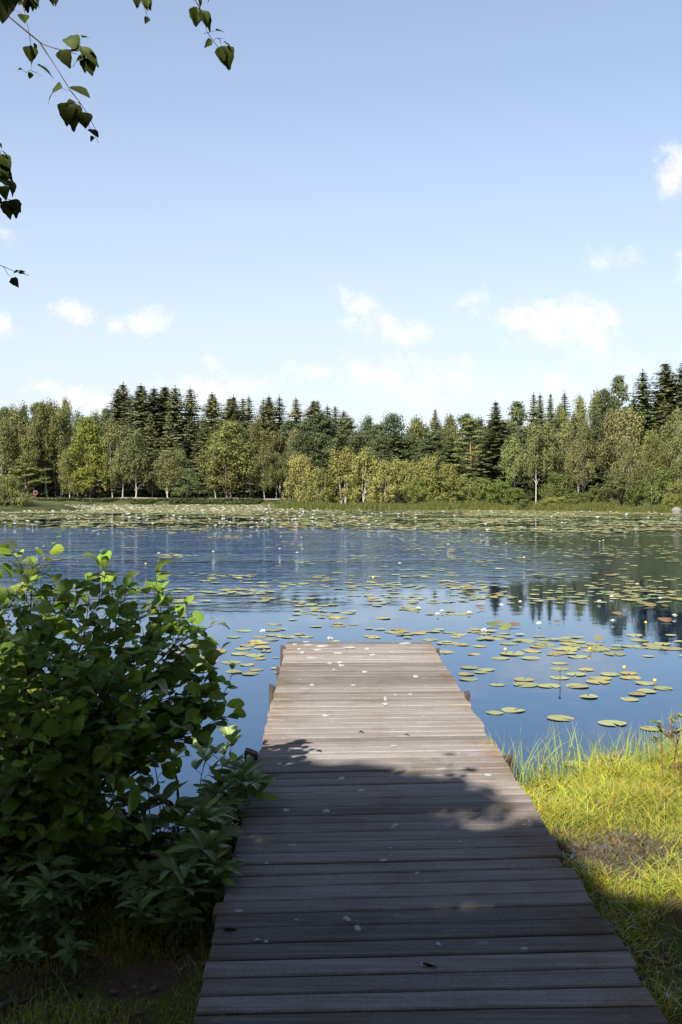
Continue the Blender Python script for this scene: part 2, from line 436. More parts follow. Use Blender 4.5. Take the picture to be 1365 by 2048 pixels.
def pad_mat():
    m, t, out = material('lily_pad_leaf')
    tc = t.new('ShaderNodeTexCoord'); at_ = t.new('ShaderNodeAttribute', attribute_name='tint')
    oi = t.new('ShaderNodeObjectInfo')
    n = t.noise(t.new('ShaderNodeNewGeometry').outputs['Position'], 9.0, 4, 0.6)
    c = t.mix(1.0, oi.outputs['Color'], at_.outputs['Color'], 'MULTIPLY')
    c = t.mix(t.smooth(n.outputs['Fac'], 0.55, 0.75, 0.0, 0.6), c, t.mix(1.0, c, (1.35, 1.05, 0.7), 'MULTIPLY'))
    p = t.new('ShaderNodeBsdfPrincipled'); t.put(p.inputs['Base Color'], c); p.inputs['Roughness'].default_value = 0.55
    p.inputs['Specular IOR Level'].default_value = 0.18
    t.l.new(p.outputs[0], out.inputs[0])
    return m
M_PAD = pad_mat()


# ------------------------------------------------------------------ lake shore ground and water
NEAR = np.array([(-400, 9), (-60, 8), (-6, 5.7), (-2.5, 5.35), (-1.5, 5.1), (-.6, 5.3), (0.2, 5.6), (.9, 5.95), (1.3, 6.2), (1.9, 6.5), (2.4, 6.9), (3.2, 7.8), (6, 11), (40, 30), (400, 60)], float)
FAR = np.array([(-400, 70), (-60, 95), (-44, 104), (-33, 110), (-30.5, 117), (-34, 130), (-60, 170), (-62, 185), (-40, 190), (-9, 190), (-8.5, 150), (-7.6, 131), (-2, 126), (5, 124), (20, 122), (28, 112), (34, 101), (46, 92), (400, 60)], float)
LAKE = np.concatenate([NEAR, FAR[::-1]])

def lake_sd(x, y):
    """signed distance to the lake outline: positive on land"""
    P = np.stack([x, y], -1); A = LAKE; B = np.roll(LAKE, -1, 0)
    best = np.full(P.shape[:-1], 1e18); inside = np.zeros(P.shape[:-1], bool)
    for a, b in zip(A, B):
        ab = b - a; k = np.clip(((P - a) @ ab) / max(ab @ ab, 1e-9), 0, 1)
        d = np.sum((P - a - k[..., None] * ab) ** 2, -1); best = np.minimum(best, d)
        cond = ((a[1] > P[..., 1]) != (b[1] > P[..., 1]))
        with np.errstate(divide='ignore', invalid='ignore'):
            xi = a[0] + (P[..., 1] - a[1]) * (b[0] - a[0]) / (b[1] - a[1])
        inside ^= cond & (P[..., 0] < xi)
    s = np.sqrt(best)
    return np.where(inside, -s, s)

def vnoise(x, y, s, seed=0):
    x = np.asarray(x, float) / s; y = np.asarray(y, float) / s
    xi = np.floor(x).astype(np.int64); yi = np.floor(y).astype(np.int64); fx = x - xi; fy = y - yi
    fx = fx * fx * (3 - 2 * fx); fy = fy * fy * (3 - 2 * fy)
    def h(a, b):
        n = (a * 374761393 + b * 668265263 + seed * 974634777) & 0x7fffffff
        n = ((n ^ (n >> 13)) * 1274126177) & 0x7fffffff
        return ((n ^ (n >> 16)) & 0xffff) / 65535.0
    return (h(xi, yi) * (1 - fx) + h(xi + 1, yi) * fx) * (1 - fy) + (h(xi, yi + 1) * (1 - fx) + h(xi + 1, yi + 1) * fx) * fy

def ground_z(x, y):
    x = np.asarray(x, float); y = np.asarray(y, float)
    sd = lake_sd(x, y)
    near = y < 40
    land_n = 0.02 + np.where(x > 0.3, 0.17, 0.10) * (1 - np.exp(-np.maximum(sd, 0) / 0.8)) + 0.05 * (vnoise(x, y, .5, 3) - .5) * np.clip(sd * 2, 0, 1) + 0.03 * (vnoise(x, y, .17, 4) - .5) * np.clip(sd * 2, 0, 1)
    land_f = 0.05 + np.where(x < -8, 1.05, .5) * (1 - np.exp(-np.maximum(sd, 0) / 3.0)) + np.clip(sd - 12, 0, 300) * 0.02
    z = np.where(near, land_n, land_f)
    return np.where(sd > 0, z, np.maximum(sd * 0.35, -1.6))

def axis_grid(segs):
    out = []
    for a, b, s in segs: out.append(np.arange(a, b, s))
    return np.unique(np.concatenate(out + [[segs[-1][1]]]))
gx = axis_grid([(-3000, -400, 200), (-400, -90, 20), (-90, -8, 1.2), (-8, -3, .3), (-3, 3.6, .06), (3.6, 8, .3), (8, 70, 1.2), (70, 400, 20), (400, 3000, 200)])
gy = axis_grid([(-600, -40, 60), (-40, -2, 2), (-2, 2, .25), (2, 7.6, .06), (7.6, 14, .4), (14, 88, 3), (88, 215, 1.0), (215, 400, 8), (400, 3600, 200)])
X, Y = np.meshgrid(gx, gy)
Z = ground_z(X, Y)
g = Geo(); nx = len(gx)
idx = np.arange(len(gy) * nx).reshape(len(gy), nx)
g.add(np.stack([X, Y, Z], -1).reshape(-1, 3), np.stack([idx[:-1, :-1], idx[:-1, 1:], idx[1:, 1:], idx[1:, :-1]], -1).reshape(-1, 4))
tag(link('ground', g.mesh('ground', [M_GROUND], True)), 'brown and mossy lake shore running back into the woods', kind='structure')

g = Geo()
g.add([(-420, 2, 0), (420, 2, 0), (420, 230, 0), (-420, 230, 0)], [[0, 1, 2, 3]])
tag(link('water', g.mesh('water', [M_WATER])), 'blue lake water, rippled in the middle and still by the jetty', kind='structure')

# gravel path along the left far shore
M_PATH = plain_mat('pale_gravel', (0.16, 0.14, 0.11), 0.95, 0.25, 1.5)
g = Geo(); xs = np.arange(-75, -6, 2.0)
mid = 196.5 + 0.8 * np.sin(xs * .12)
za = ground_z(xs, mid - 1.2) + .10; zb = ground_z(xs, mid + 1.6) + .18 + .30 * vnoise(xs, xs * 0, 7.0, 5)
Vp = np.concatenate([np.stack([xs, mid - 1.2, za], 1), np.stack([xs, mid + 1.6, zb], 1)])
n = len(xs); i = np.arange(n - 1)
g.add(Vp, np.stack([i, i + 1, n + i + 1, n + i], 1))
tag(link('path', g.mesh('path', [M_PATH])), 'pale gravel path between the trees on the left far shore', kind='structure')


# ------------------------------------------------------------------ jetty
def build_jetty():
    root = empty('jetty', (0, 0, 0))
    tag(root, 'weathered grey plank jetty running out into the lake', 'jetty')
    L = lambda y: -0.442 + (y - 2.91) * (-0.527 + 0.442) / (9.77 - 2.91)
    Rr = lambda y: 0.965 + (y - 2.91) * (0.876 - 0.965) / (9.77 - 2.91)
    zt = lambda y: DECK0 + DECKS * y
    def yaw(y):
        return float(np.interp(y, [1.5, 2.9, 3.2, 3.8, 5.0, 6.2, 7.6, 9.0, 9.8], [0.030, 0.034, 0.05, 0.066, 0.076, 0.062, 0.035, 0.012, 0.0]))
    g = Geo(); rng = np.random.default_rng(3)
    y = 1.2; k = 0; nails = []
    while y < 9.66:
        w = 0.102 + 0.012 * rng.random(); gap = 0.008 + 0.005 * rng.random()
        if k == 24: gap = 0.019
        if y + w > 9.70: w = 9.75 - y
        lx = L(y) + rng.normal() * 0.007 + (-0.028 if rng.random() < .05 else 0); rx = Rr(y) + rng.normal() * 0.007
        if 4.02 < y < 4.14: rx -= 0.035
        a0, a1 = math.tan(yaw(y)), math.tan(yaw(y + w + gap))
        cx = 0.22
        ny = 10; xs = np.linspace(lx, rx, ny)
        wob = rng.normal(size=2) * 0.0012
        bow = rng.normal() * 0.0015
        prof = [(0.0, -0.036), (0.0, -0.005), (0.006, 0.0), (0.5, 0.0008), (-0.006, 0.0), (-0.0, -0.005), (-0.0, -0.036)]
        rows = []
        for j, x in enumerate(xs):
            y0 = y + (x - cx) * a0; y1 = y + w + (x - cx) * a1
            edgej = rng.normal() * 0.0012
            zz = bow * math.sin(math.pi * j / (ny - 1)) + wob[0] * (x - cx)
            P = []
            for q, (o, dz) in enumerate(prof):
                yy = y0 + edgej + o if q < 3 else ((y0 + y1) / 2 if q == 3 else y1 + o + edgej)
                P.append((x, yy, zt(yy) + dz + zz + wob[1] * (1 if q < 3 else -1)))
            rows.append(P)
        V = np.array(rows).reshape(-1, 3); m = len(prof)
        i = np.arange(ny - 1)[:, None] * m; j = np.arange(m)[None, :]; kk = (j + 1) % m
        Fq = np.stack([i + j, i + m + j, i + m + kk, i + kk], -1).reshape(-1, 4)
        g.add(V, Fq, 0)
        g.add(V[:m], [list(range(m))], 0); g.add(V[-m:], [list(range(m))[::-1]], 0)
        # keep the caps on the plank's own island by index
        for xx in (lx + .13, rx - .13, 0.22):
            for fr in (.27, .73):
                yy = y + w * fr + (xx - cx) * a0
                nails.append((xx + rng.normal() * .008, yy + rng.normal() * .006))
        y += w + gap; k += 1
    # bird droppings and lichen spots, marks on the planks
    def splat(px, py, wpx, hpx, seed):
        r = np.random.default_rng(seed); c = on_deck(px, py); e = on_deck(px + wpx / 2, py); f = on_deck(px, py - hpx / 2)
        rx = max(abs(e[0] - c[0]), .004); ry = max(abs(f[1] - c[1]), .004)
        n = 16; th = np.linspace(0, 2 * np.pi, n, endpoint=False)
        rad = 1 + 0.28 * r.normal(size=n); rad = np.clip((rad + np.roll(rad, 1)) / 2, .35, 1.5)
        V = [(c[0], c[1], zt(c[1]) + .0042)] + [(c[0] + rx * q * math.cos(a), c[1] + ry * q * math.sin(a), zt(c[1] + ry * q * math.sin(a)) + .0022) for a, q in zip(th, rad)]
        g.add(V, [[0, 1 + i, 1 + (i + 1) % n] for i in range(n)], 1)
    big = [(772, 1409, 11, 6), (771, 1398, 5, 9), (652, 1432, 13, 4), (684, 1557, 14, 6), (722, 1581, 16, 5), (654, 1622, 15, 7), (573, 1621, 11, 6), (788, 1492, 16, 3),
           (587, 1690, 15, 4), (694, 1838, 16, 8), (878, 1889, 11, 8), (767, 1721, 14, 5), (834, 1747, 10, 4), (716, 1857, 12, 10), (848, 1929, 14, 9),
           (560, 1528, 10, 4), (578, 1529, 12, 4), (532, 1727, 10, 5), (977, 1550, 12, 4), (970, 1613, 7, 4), (791, 1651, 14, 5), (515, 1880, 10, 5), (533, 1883, 8, 5),
           (1048, 1650, 7, 3), (917, 1506, 8, 3), (478, 1822, 14, 6), (625, 1370, 10, 3), (707, 1371, 10, 3), (730, 1344, 12, 4), (660, 1327, 10, 3), (683, 1331, 10, 4),
           (832, 1353, 10, 5), (820, 1389, 10, 3), (792, 1390, 6, 3), (680, 1325, 14, 4), (668, 1340, 7, 3), (623, 1316, 26, 4), (605, 1305, 12, 4), (646, 1292, 22, 4), (618, 1290, 22, 4), (701, 1295, 32, 4),
           (634, 1300, 20, 3), (676, 1306, 20, 3), (590, 1289, 10, 4), (612, 1284, 14, 2), (735, 1298, 10, 5), (745, 1310, 12, 4), (784, 1304, 12, 3), (810, 1287, 22, 3), (598, 1298, 8, 3), (540, 1337 + 0, 0, 0)]
    for s, (a, b, c, d) in enumerate(big):
        if c: splat(a, b, c, d, s)
    r = np.random.default_rng(91)
    for s in range(60):
        t_ = r.random() ** 1.5; yy = 9.7 - t_ * 6.5; xx = L(yy) + .04 + (Rr(yy) - L(yy) - .08) * r.random()
        sz = .003 + .007 * r.random() ** 2
        n = 9; th = np.linspace(0, 2 * np.pi, n, endpoint=False); rad = np.clip(1 + .3 * r.normal(size=n), .4, 1.6)
        V = [(xx, yy, zt(yy) + .004)] + [(xx + sz * 1.3 * q * math.cos(a), yy + sz * q * math.sin(a), zt(yy) + .0022) for a, q in zip(th, rad)]
        g.add(V, [[0, 1 + i, 1 + (i + 1) % n] for i in range(n)], 1)
    for (xx, yy) in nails:
        th = np.linspace(0, 2 * np.pi, 6, endpoint=False)
        V = [(xx + .0028 * math.cos(a), yy + .0028 * math.sin(a), zt(yy) + .0019) for a in th]
        g.add(V, [list(range(6))], 2)
    link('deck', g.mesh('deck', [M_DECK, M_DROP, M_NAIL]), root)
    # bearers
    for name, f, dx in (('bearer', L, .10), ('bearer', Rr, -.10)):
        g = Geo(); ys = [1.0, 9.70]
        V = []
        for yy in ys:
            for ddx, dz in ((-.05, -.042), (.05, -.042), (.05, -.19), (-.05, -.19)):
                V.append((f(yy) + dx + ddx, yy, zt(yy) + dz))
        g.add(V, [[0, 1, 2, 3], [7, 6, 5, 4], [0, 4, 5, 1], [1, 5, 6, 2], [2, 6, 7, 3], [3, 7, 4, 0]])
        link(name, g.mesh(name, [M_POST]), root)
    # end board
    g = Geo(); boxg(g, (L(9.75) + .02, 9.70, zt(9.7) - .2), (Rr(9.75) - .02, 9.735, zt(9.7) - .045))
    link('end_board', g.mesh('end_board', [M_POST]), root)
    # posts beside the deck (left then right), tops near deck level
    for px, py, side, dz, wd in ((566, 1288, -1, -.02, .05), (550, 1320, -1, -.07, .04), (551, 1366, -1, -.02, .05), (514, 1500, -1, -.005, .075), (503, 1545, -1, -.07, .05),
                                 (925, 1375, 1, -.04, .07), (1007, 1500, 1, -.04, .07), (872, 1288, 1, -.05, .06)):
        p = on_deck(px, py); yy = p[1]
        x0 = (L(yy) - .012 - wd) if side < 0 else (Rr(yy) + .012)
        top = zt(yy) + dz
        g = Geo(); nn = 6
        for q in range(1):
            V = []
            rr = np.random.default_rng(int(px))
            for zz, sc in ((-1.3, 1.0), (top - .25, 1.0), (top - .008, .98), (top, .86)):
                for cx_, cy_ in ((-1, -1), (0, -1.05), (1, -1), (1.03, 0), (1, 1), (0, 1.05), (-1, 1), (-1.03, 0)):
                    V.append((x0 + wd / 2 + cx_ * wd / 2 * sc + rr.normal() * .001, yy + cy_ * wd * .55 * sc, zz + (.012 * cx_ * side if zz > 0 else 0)))
            V = np.array(V); m = 8
            i = np.arange(3)[:, None] * m; j = np.arange(m)[None, :]; kk = (j + 1) % m
            g.add(V, np.concatenate([np.stack([i + j, i + kk, i + m + kk, i + m + j], -1).reshape(-1, 4)]), 0)
            g.add(V[-8:], [list(range(8))], 0)
        link('post', g.mesh('post', [M_POST]), root)
    # rail stub sticking out at the left over the water
    g = Geo(); a = at(506, 1566, 5.35); b = at(470, 1565, 5.35)
    tube(g, [a + np.array([.1, 0, 0]), a, (a + b) / 2 + np.array([0, 0, .004]), b], [.022, .022, .02, .015], 7)
    link('brace', g.mesh('brace', [M_POST]), root)
build_jetty()


# ------------------------------------------------------------------ tree builders (prototypes, later copied)
def clump_leaves(geo, rng, C, r, n, size, flat=1.0, up=0.7, axis=None, mat=0):
    off = norm(rng.normal(size=(n, 3))) * (rng.random((n, 1)) ** 0.45) * r
    off[:, 2] *= flat
    N = norm(off) * 1.0 + np.array([0, 0, up]) + 0.38 * rng.normal(size=(n, 3))
    leaves(geo, C + off, N, size * (0.7 + 0.6 * rng.random(n)), rng, mat=mat, axis=axis)

def broadleaf(seed, H, W, base, nclump, r, leaf, per, flat=0.85, trunk_r=0.16, stems=1, bark=M_BARK, droop=0.0, shape=0.75, lean=0.0, limb_n=14, irregular=0.35):
    rng = np.random.default_rng(seed); gt = Geo(); gl = Geo()
    tops = []
    for s in range(stems):
        a = rng.random() * 6.28; off = 0 if stems == 1 else W * 0.35
        p0 = np.array([math.cos(a) * off * .35, math.sin(a) * off * .35, -0.25])
        p2 = np.array([math.cos(a) * off + lean * H + rng.normal() * .03 * H, math.sin(a) * off + rng.normal() * .02 * H, H * (.93 - .12 * rng.random() * (stems > 1))])
        p1 = (p0 + p2) / 2 + np.array([rng.normal(), rng.normal(), 0]) * .03 * H
        pts = bez(p0, p1, p2, 9); pts[1:-1, :2] += rng.normal(size=(7, 2)) * 0.006 * H
        rr = trunk_r * (1 if stems == 1 else .62)
        tube(gt, pts, np.linspace(rr, rr * .12, 9), 7); tops.append(pts)
    ph = rng.random(4) * 6.28
    for k in range(nclump):
        pts = tops[k % stems]
        t = base + (1 - base) * ((k + .5) / nclump) ** 0.85
        u = (t - base) / (1 - base)
        prof = math.sin(math.pi * min(1, .10 + .86 * u) ** shape) ** 0.75
        a = rng.random() * 6.283
        ang = 1 + irregular * (math.sin(a * 2 + ph[0] + t * 4) * .6 + math.sin(a * 3 + ph[1] - t * 6) * .5)
        rad = W * prof * ang * (0.35 + 0.65 * rng.random() ** .6)
        ti = t * .96 * (len(pts) - 1); i0 = int(min(ti, len(pts) - 2)); c = pts[i0] + (pts[i0 + 1] - pts[i0]) * (ti - i0)
        C = np.array([c[0] + math.cos(a) * rad, c[1] + math.sin(a) * rad, t * H * .97 - droop * rad * .5 + rng.normal() * .02 * H])
        C[2] = max(C[2], r * .6)
        rk = r * (0.65 + .7 * rng.random())
        clump_leaves(gl, rng, C, rk, int(per * (rk / r) ** 2 * (.8 + .4 * rng.random())), leaf, flat, axis=np.array([0, 0, -1.0]) if droop > 0 else None)
        if droop > 0:      # hanging sprays under the clump
            clump_leaves(gl, rng, C - np.array([0, 0, rk * 1.1]), rk * .6, int(per * .35), leaf * .9, 1.7, up=.3, axis=np.array([0, 0, -1.0]))
        if k % max(1, nclump // limb_n) == 0:
            z0 = max(.35 * base * H, C[2] - rad * (.9 + .4 * rng.random()) - .05 * H)
            ti = min(.97, z0 / (H * .93)) * (len(pts) - 1); i0 = int(min(ti, len(pts) - 2)); s0 = pts[i0] + (pts[i0 + 1] - pts[i0]) * (ti - i0)
            pm = (s0 + C) / 2 + np.array([0, 0, .1 * rad])
            tube(gt, bez(s0, pm, C, 6), np.linspace(trunk_r * .32, trunk_r * .06, 6), 5)
    return gt.mesh('trunk', [bark], True), gl.mesh('crown', [M_TREE])

def spruce(seed, H, W, leaf=0.55, dens=1.0):
    rng = np.random.default_rng(seed); gt = Geo(); gl = Geo()
    tube(gt, [(0, 0, -.3), (0, 0, H * .5), (0, 0, H * .98)], [W * .07, W * .045, .02], 7)
    z = H * .06; C = []; N = []; S = []; A = []
    while z < H * .985:
        u = z / H; rad = W * (1 - u) ** .68 * (.74 + .46 * rng.random()) + .06
        nb = max(4, int((9 if u < .7 else 7) * dens)); a0 = rng.random() * 6.28
        for b in range(nb):
            a = a0 + b * 6.283 / nb + rng.normal() * .18; d = np.array([math.cos(a), math.sin(a), 0]); s = np.array([-d[1], d[0], 0])
            rb = rad * (.7 + .5 * rng.random())
            if rng.random() < .08: continue
            nst = max(2, int(rb / (leaf * .42 * (.5 + .5 * min(1, (1 - u) * 2.2)))))
            for q in range(nst):
                f = (q + .6) / nst; droop = -(.30 * f - .16 * f * f * 1.6) * rb + .22 * rb * max(0, u - .75)
                base = d * rb * f + np.array([0, 0, z + droop])
                wd = leaf * (1.15 - .5 * f) * (.42 + .58 * min(1, (1 - u) * 2.2))
                for sg in (-1, 1):
                    C.append(base + s * sg * wd * .38); N.append(np.array([0, 0, 1.0]) + d * .35 + rng.normal(size=3) * .35); S.append(wd * (1.0 + .5 * rng.random())); A.append(d * .8 + s * sg * .75 + np.array([0, 0, -.25]))
                C.append(base - np.array([0, 0, wd * .3])); N.append(d * .9 + rng.normal(size=3) * .4 + np.array([0, 0, .3])); S.append(wd * 1.1); A.append(np.array([0, 0, -1.0]) + d * .3)
        z += max(.2, (.36 + .3 * rng.random()) * leaf * 1.8 * (1 - .62 * u) / max(dens, .5))
    tipn = 6
    for q in range(tipn):
        C.append(np.array([0, 0, H * (1 - .012 * q)])); N.append(rng.normal(size=3) * np.array([1, 1, .1])); S.append(leaf * .55); A.append(np.array([0, 0, 1.0]))
    leaves(gl, np.array(C), np.array(N), np.array(S), rng, aspect=.42, axis=np.array(A))
    return gt.mesh('trunk', [M_BARK], True), gl.mesh('crown', [M_NEEDLE])

def pine(seed, H, W, base=.4, nbough=26, leaf=.32, layered=False):
    rng = np.random.default_rng(seed); gt = Geo(); gl = Geo()
    pts = bez((0, 0, -.3), (rng.normal() * .02 * H, rng.normal() * .02 * H, H * .5), (rng.normal() * .03 * H, 0, H * .97), 8)
    tube(gt, pts, np.linspace(.011 * H, .003 * H, 8), 7)
    for k in range(nbough):
        t = base + (1 - base) * (k + .5) / nbough; u = (t - base) / (1 - base)
        rad = W * ((1 - u ** 2.2) * .95 + .10) * (.55 + .55 * rng.random())
        a = k * 2.4 + rng.normal() * .4
        z = t * H; s0 = pts[int(min(7, t * 7))]
        tip = np.array([math.cos(a) * rad + s0[0], math.sin(a) * rad + s0[1], z + (.05 if layered else .22) * rad])
        st = np.array([s0[0], s0[1], z - .12 * rad])
        tube(gt, bez(st, (st + tip) / 2 - np.array([0, 0, .05 * rad]), tip, 5), np.linspace(.004 * H, .0012 * H, 5), 5)
        nsub = max(3, int(rad / .55))
        for q in range(nsub):
            f = .35 + .65 * (q + .5) / nsub; c = st + (tip - st) * f + rng.normal(size=3) * np.array([.25, .25, .08]) * rad * .4
            r = (.30 if layered else .42) * W * (.6 + .5 * rng.random()) * .75
            clump_leaves(gl, rng, c, r, int(60 * (1.2 if layered else 1)), leaf, .32 if layered else .55, up=1.0)
    return gt.mesh('trunk', [M_PINE], True), gl.mesh('crown', [M_NEEDLE])

def mesh_height(me_list):
    return max(max(v.co.z for v in me.vertices) for me in me_list)

PROTO = {}
def proto(kind, builders):
    lst = []
    for b in builders:
        tm, cm = b
        co = np.empty(len(cm.vertices) * 3, np.float32); cm.vertices.foreach_get('co', co); co = co.reshape(-1, 3)
        w = np.percentile(np.abs(co[:, 0]), 97)
        lst.append((tm, cm, float(np.percentile(co[:, 2], 99.7)), float(w)))
    PROTO[kind] = lst

proto('birch', [broadleaf(11 + s, 17, 3.4, (.27, .32, .27, .32, .44, .48, .40)[s], (66, 66, 66, 66, 54, 54, 54)[s], 1.25, .40, 78, 1.15, .17 + .03 * (s > 3), 1 + (s == 6), M_BIRCH, .55, .8, irregular=.5, lean=(0, 0, 0, .03, 0, .05, 0)[s]) for s in range(7)])
proto('birch_clump', [broadleaf(31 + s, 9, 2.9, .12, 85, .80, .30, 62, 1.0, .13, 4, M_BIRCH, .35, .6, limb_n=8) for s in range(3)])
proto('oak', [broadleaf(51 + s, 15, 4.2, .18, 74, 1.35, .40, 92, .75, .24, 1, M_BARK, 0, .62) for s in range(3)])
proto('spruce', [spruce(71 + s, 24, (3.3, 2.7, 3.8, 3.0, 4.2, 3.4)[s], (.75, .62, .8, .7, .85, .6)[s], (1, .85, .8, 1.05, .9, .7)[s]) for s in range(6)])
proto('spire', [spruce(81 + s, 26, 2.6, .62, .9) for s in range(2)])
proto('pine', [pine(91 + s, 17, 3.6, .3, 40) for s in range(3)])
proto('layered_pine', [pine(101, 12, 3.6, .12, 40, .26, True), pine(102, 12, 3.0, .2, 34, .28, True)])
proto('shrub', [broadleaf(111 + s, 4.0, 2.4, .03, 75, .62, .24, 66, .8, .07, 5, M_BARK, 0, .5, limb_n=6) for s in range(3)])
proto('willow', [broadleaf(121, 4.2, 3.5, .02, 150, .68, .20, 80, .85, .09, 6, M_BARK, .15, .42, limb_n=6, irregular=.15)])

TREES = []     # (kind, px, record)
def plant(kind, px, top, Y, wpx, color, row, var=None, rot=None, base_z=None):
    """tree at picture column px whose top reaches row `top`, wpx = crown width in photo pixels"""
    rng = RNG
    v = PROTO[kind][(rng.integers(4, 7) if (kind == 'birch' and row == 'right') else rng.integers(len(PROTO[kind]))) if var is None else var]
    p = at(px, 991, Y); x = p[0]
    z0 = float(ground_z(np.array(x), np.array(Y))) if base_z is None else base_z
    H = (991 - top) / F * Y + CAM_Z - z0
    if row == 'right': wpx *= .84
    sz = H / v[2]; sw = (wpx / F * Y / 2) / v[3]
    root = empty({'birch': 'birch_tree', 'birch_clump': 'birch_clump', 'oak': 'oak_tree', 'spruce': 'spruce_tree', 'spire': 'spruce_tree', 'pine': 'pine_tree', 'layered_pine': 'pine_tree', 'shrub': 'shrub', 'willow': 'willow_bush'}[kind], (x, Y, z0))
    root.rotation_euler.z = rng.random() * 6.28 if rot is None else rot
    root.scale = (sw * (1 + .12 * rng.normal()), sw, sz); root.rotation_euler.x = .014 * rng.normal(); root.rotation_euler.y = .014 * rng.normal()
    t_ = link('trunk', v[0], root); c_ = link('crown', v[1], root)
    j = 1 + .13 * rng.normal(); col = tuple(max(.005, 0.86 * ch * j * (1 + .03 * rng.normal())) for ch in color)
    c_.color = (*col, 1)
    TREES.append((root, kind, px, top, row))
    return root

OLIVE = (0.135, 0.142, 0.045); BIRCHG = (0.150, 0.162, 0.058); YEL = (0.205, 0.210, 0.062); OAK = (0.10, 0.125, 0.028)
SPR = (0.105, 0.115, 0.048); PINEC = (0.075, 0.098, 0.042); DARK = (0.064, 0.082, 0.030); MAPLE = (0.115, 0.17, 0.055); SHR = (0.11, 0.128, 0.036)

# left far shore, front row (about 200 m off)
for px, top, Y, w, k, c in ((8, 838, 205, 70, 'birch', OLIVE), (38, 822, 213, 70, 'birch', OLIVE), (70, 845, 204, 62, 'birch', OLIVE), (96, 806, 206, 84, 'birch', OLIVE), (122, 812, 207, 72, 'birch', OLIVE),
                            (56, 905, 202, 60, 'pine', OLIVE), (140, 900, 202, 46, 'birch', OLIVE), (172, 834, 203, 76, 'oak', (0.155, 0.175, 0.026)), (180, 905, 203, 60, 'oak', (0.155, 0.175, 0.028)), (226, 838, 204, 66, 'birch', BIRCHG), (246, 900, 203, 44, 'birch', BIRCHG),
                            (272, 858, 202, 62, 'birch', BIRCHG), (305, 905, 206, 40, 'birch', OLIVE), (336, 900, 201, 60, 'birch', BIRCHG), (372, 937, 198, 54, 'oak', MAPLE), (365, 895, 206, 50, 'birch', OLIVE),
                            (432, 868, 206, 60, 'birch', OLIVE), (462, 842, 203, 92, 'oak', (0.135, 0.15, 0.040)), (455, 885, 201, 70, 'oak', OLIVE), (500, 880, 206, 50, 'birch', OLIVE), (530, 892, 203, 52, 'birch', OLIVE), (553, 905, 205, 40, 'birch', OLIVE), (516, 835, 215, 56, 'birch', OLIVE),
                            (592, 858, 208, 66, 'birch', BIRCHG), (560, 862, 212, 60, 'birch', OLIVE)):
    plant(k, px, top, Y, w, c, 'left')
# spruces on the skyline
for px, top in ((248, 771), (232, 784), (281, 773), (303, 778), (331, 776), (349, 778), (382, 780), (429, 790), (458, 799), (470, 796), (485, 799), (500, 796), (523, 801), (538, 796), (561, 796), (594, 800), (624, 804), (637, 804), (657, 814), (676, 816), (690, 824)):
    plant('spruce', px, top, 236 + RNG.random() * 14, 104 + 16 * RNG.random() if px < 400 else 82 + 14 * RNG.random(), SPR, 'skyline')
# trees behind the left front row
for px, top, w, k, c in ((5, 815, 60, 'oak', DARK), (28, 813, 60, 'birch', OLIVE), (52, 808, 60, 'birch', DARK), (78, 806, 66, 'oak', OAK), (112, 804, 60, 'birch', OLIVE), (137, 796, 40, 'birch', OLIVE), (158, 822, 50, 'birch', DARK), (184, 823, 50, 'birch', DARK), (208, 818, 46, 'pine', DARK),
                         (262, 836, 60, 'spruce', SPR), (300, 830, 60, 'spruce', SPR), (340, 828, 60, 'spruce', SPR), (385, 836, 56, 'spruce', SPR), (410, 842, 60, 'spruce', SPR), (445, 840, 50, 'spruce', SPR), (488, 846, 50, 'pine', DARK), (545, 842, 60, 'spruce', SPR), (575, 842, 60, 'pine', PINEC), (640, 828, 76, 'pine', PINEC), (612, 838, 60, 'pine', DARK), (664, 836, 66, 'pine', DARK)):
    plant(k, px, top, 216 + 12 * RNG.random(), w, c, 'left_back')
# middle: tall wood behind the point
for px, top, w, k, c in ((700, 836, 64, 'pine', DARK), (738, 832, 60, 'birch', DARK), (790, 828, 84, 'oak', (0.05, 0.078, 0.034)), (762, 850, 60, 'pine', DARK), (842, 834, 66, 'birch', OAK), (818, 848, 60, 'birch', OLIVE), (870, 821, 46, 'spruce', SPR), (862, 842, 60, 'birch', OLIVE), (895, 829, 52, 'birch', OLIVE), (928, 829, 60, 'oak', DARK), (905, 850, 70, 'birch', OLIVE), (958, 836, 56, 'birch', DARK), (985, 840, 56, 'pine', DARK), (720, 862, 60, 'pine', DARK), (878, 870, 56, 'birch', BIRCHG)):
    plant(k, px, top, 186 + 18 * RNG.random(), w, c, 'middle')
# the point: bright young birches, dark shrub, pines
for px, top, w, k, c in ((604, 906, 66, 'birch_clump', YEL), (640, 935, 50, 'birch_clump', YEL), (688, 895, 84, 'birch_clump', YEL), (725, 897, 70, 'birch_clump', YEL), (765, 922, 56, 'birch_clump', YEL), (800, 918, 60, 'birch_clump', YEL), (836, 922, 50, 'birch_clump', YEL), (862, 912, 66, 'birch_clump', (.20, .195, .05)), (900, 925, 50, 'birch_clump', (.185, .19, .05)),
                         (885, 948, 84, 'shrub', OAK), (845, 955, 60, 'shrub', OAK), (925, 950, 60, 'shrub', SHR), (940, 838, 92, 'layered_pine', (0.13, 0.145, 0.045)), (962, 890, 70, 'layered_pine', (0.115, 0.13, 0.042)), (1003, 846, 64, 'layered_pine', (0.05, 0.065, 0.028)), (993, 806, 80, 'spire', SPR)):
    plant(k, px, top, 133 + 5 * RNG.random() + (6 if k in ('layered_pine', 'spire') else 0), w, c, 'point')
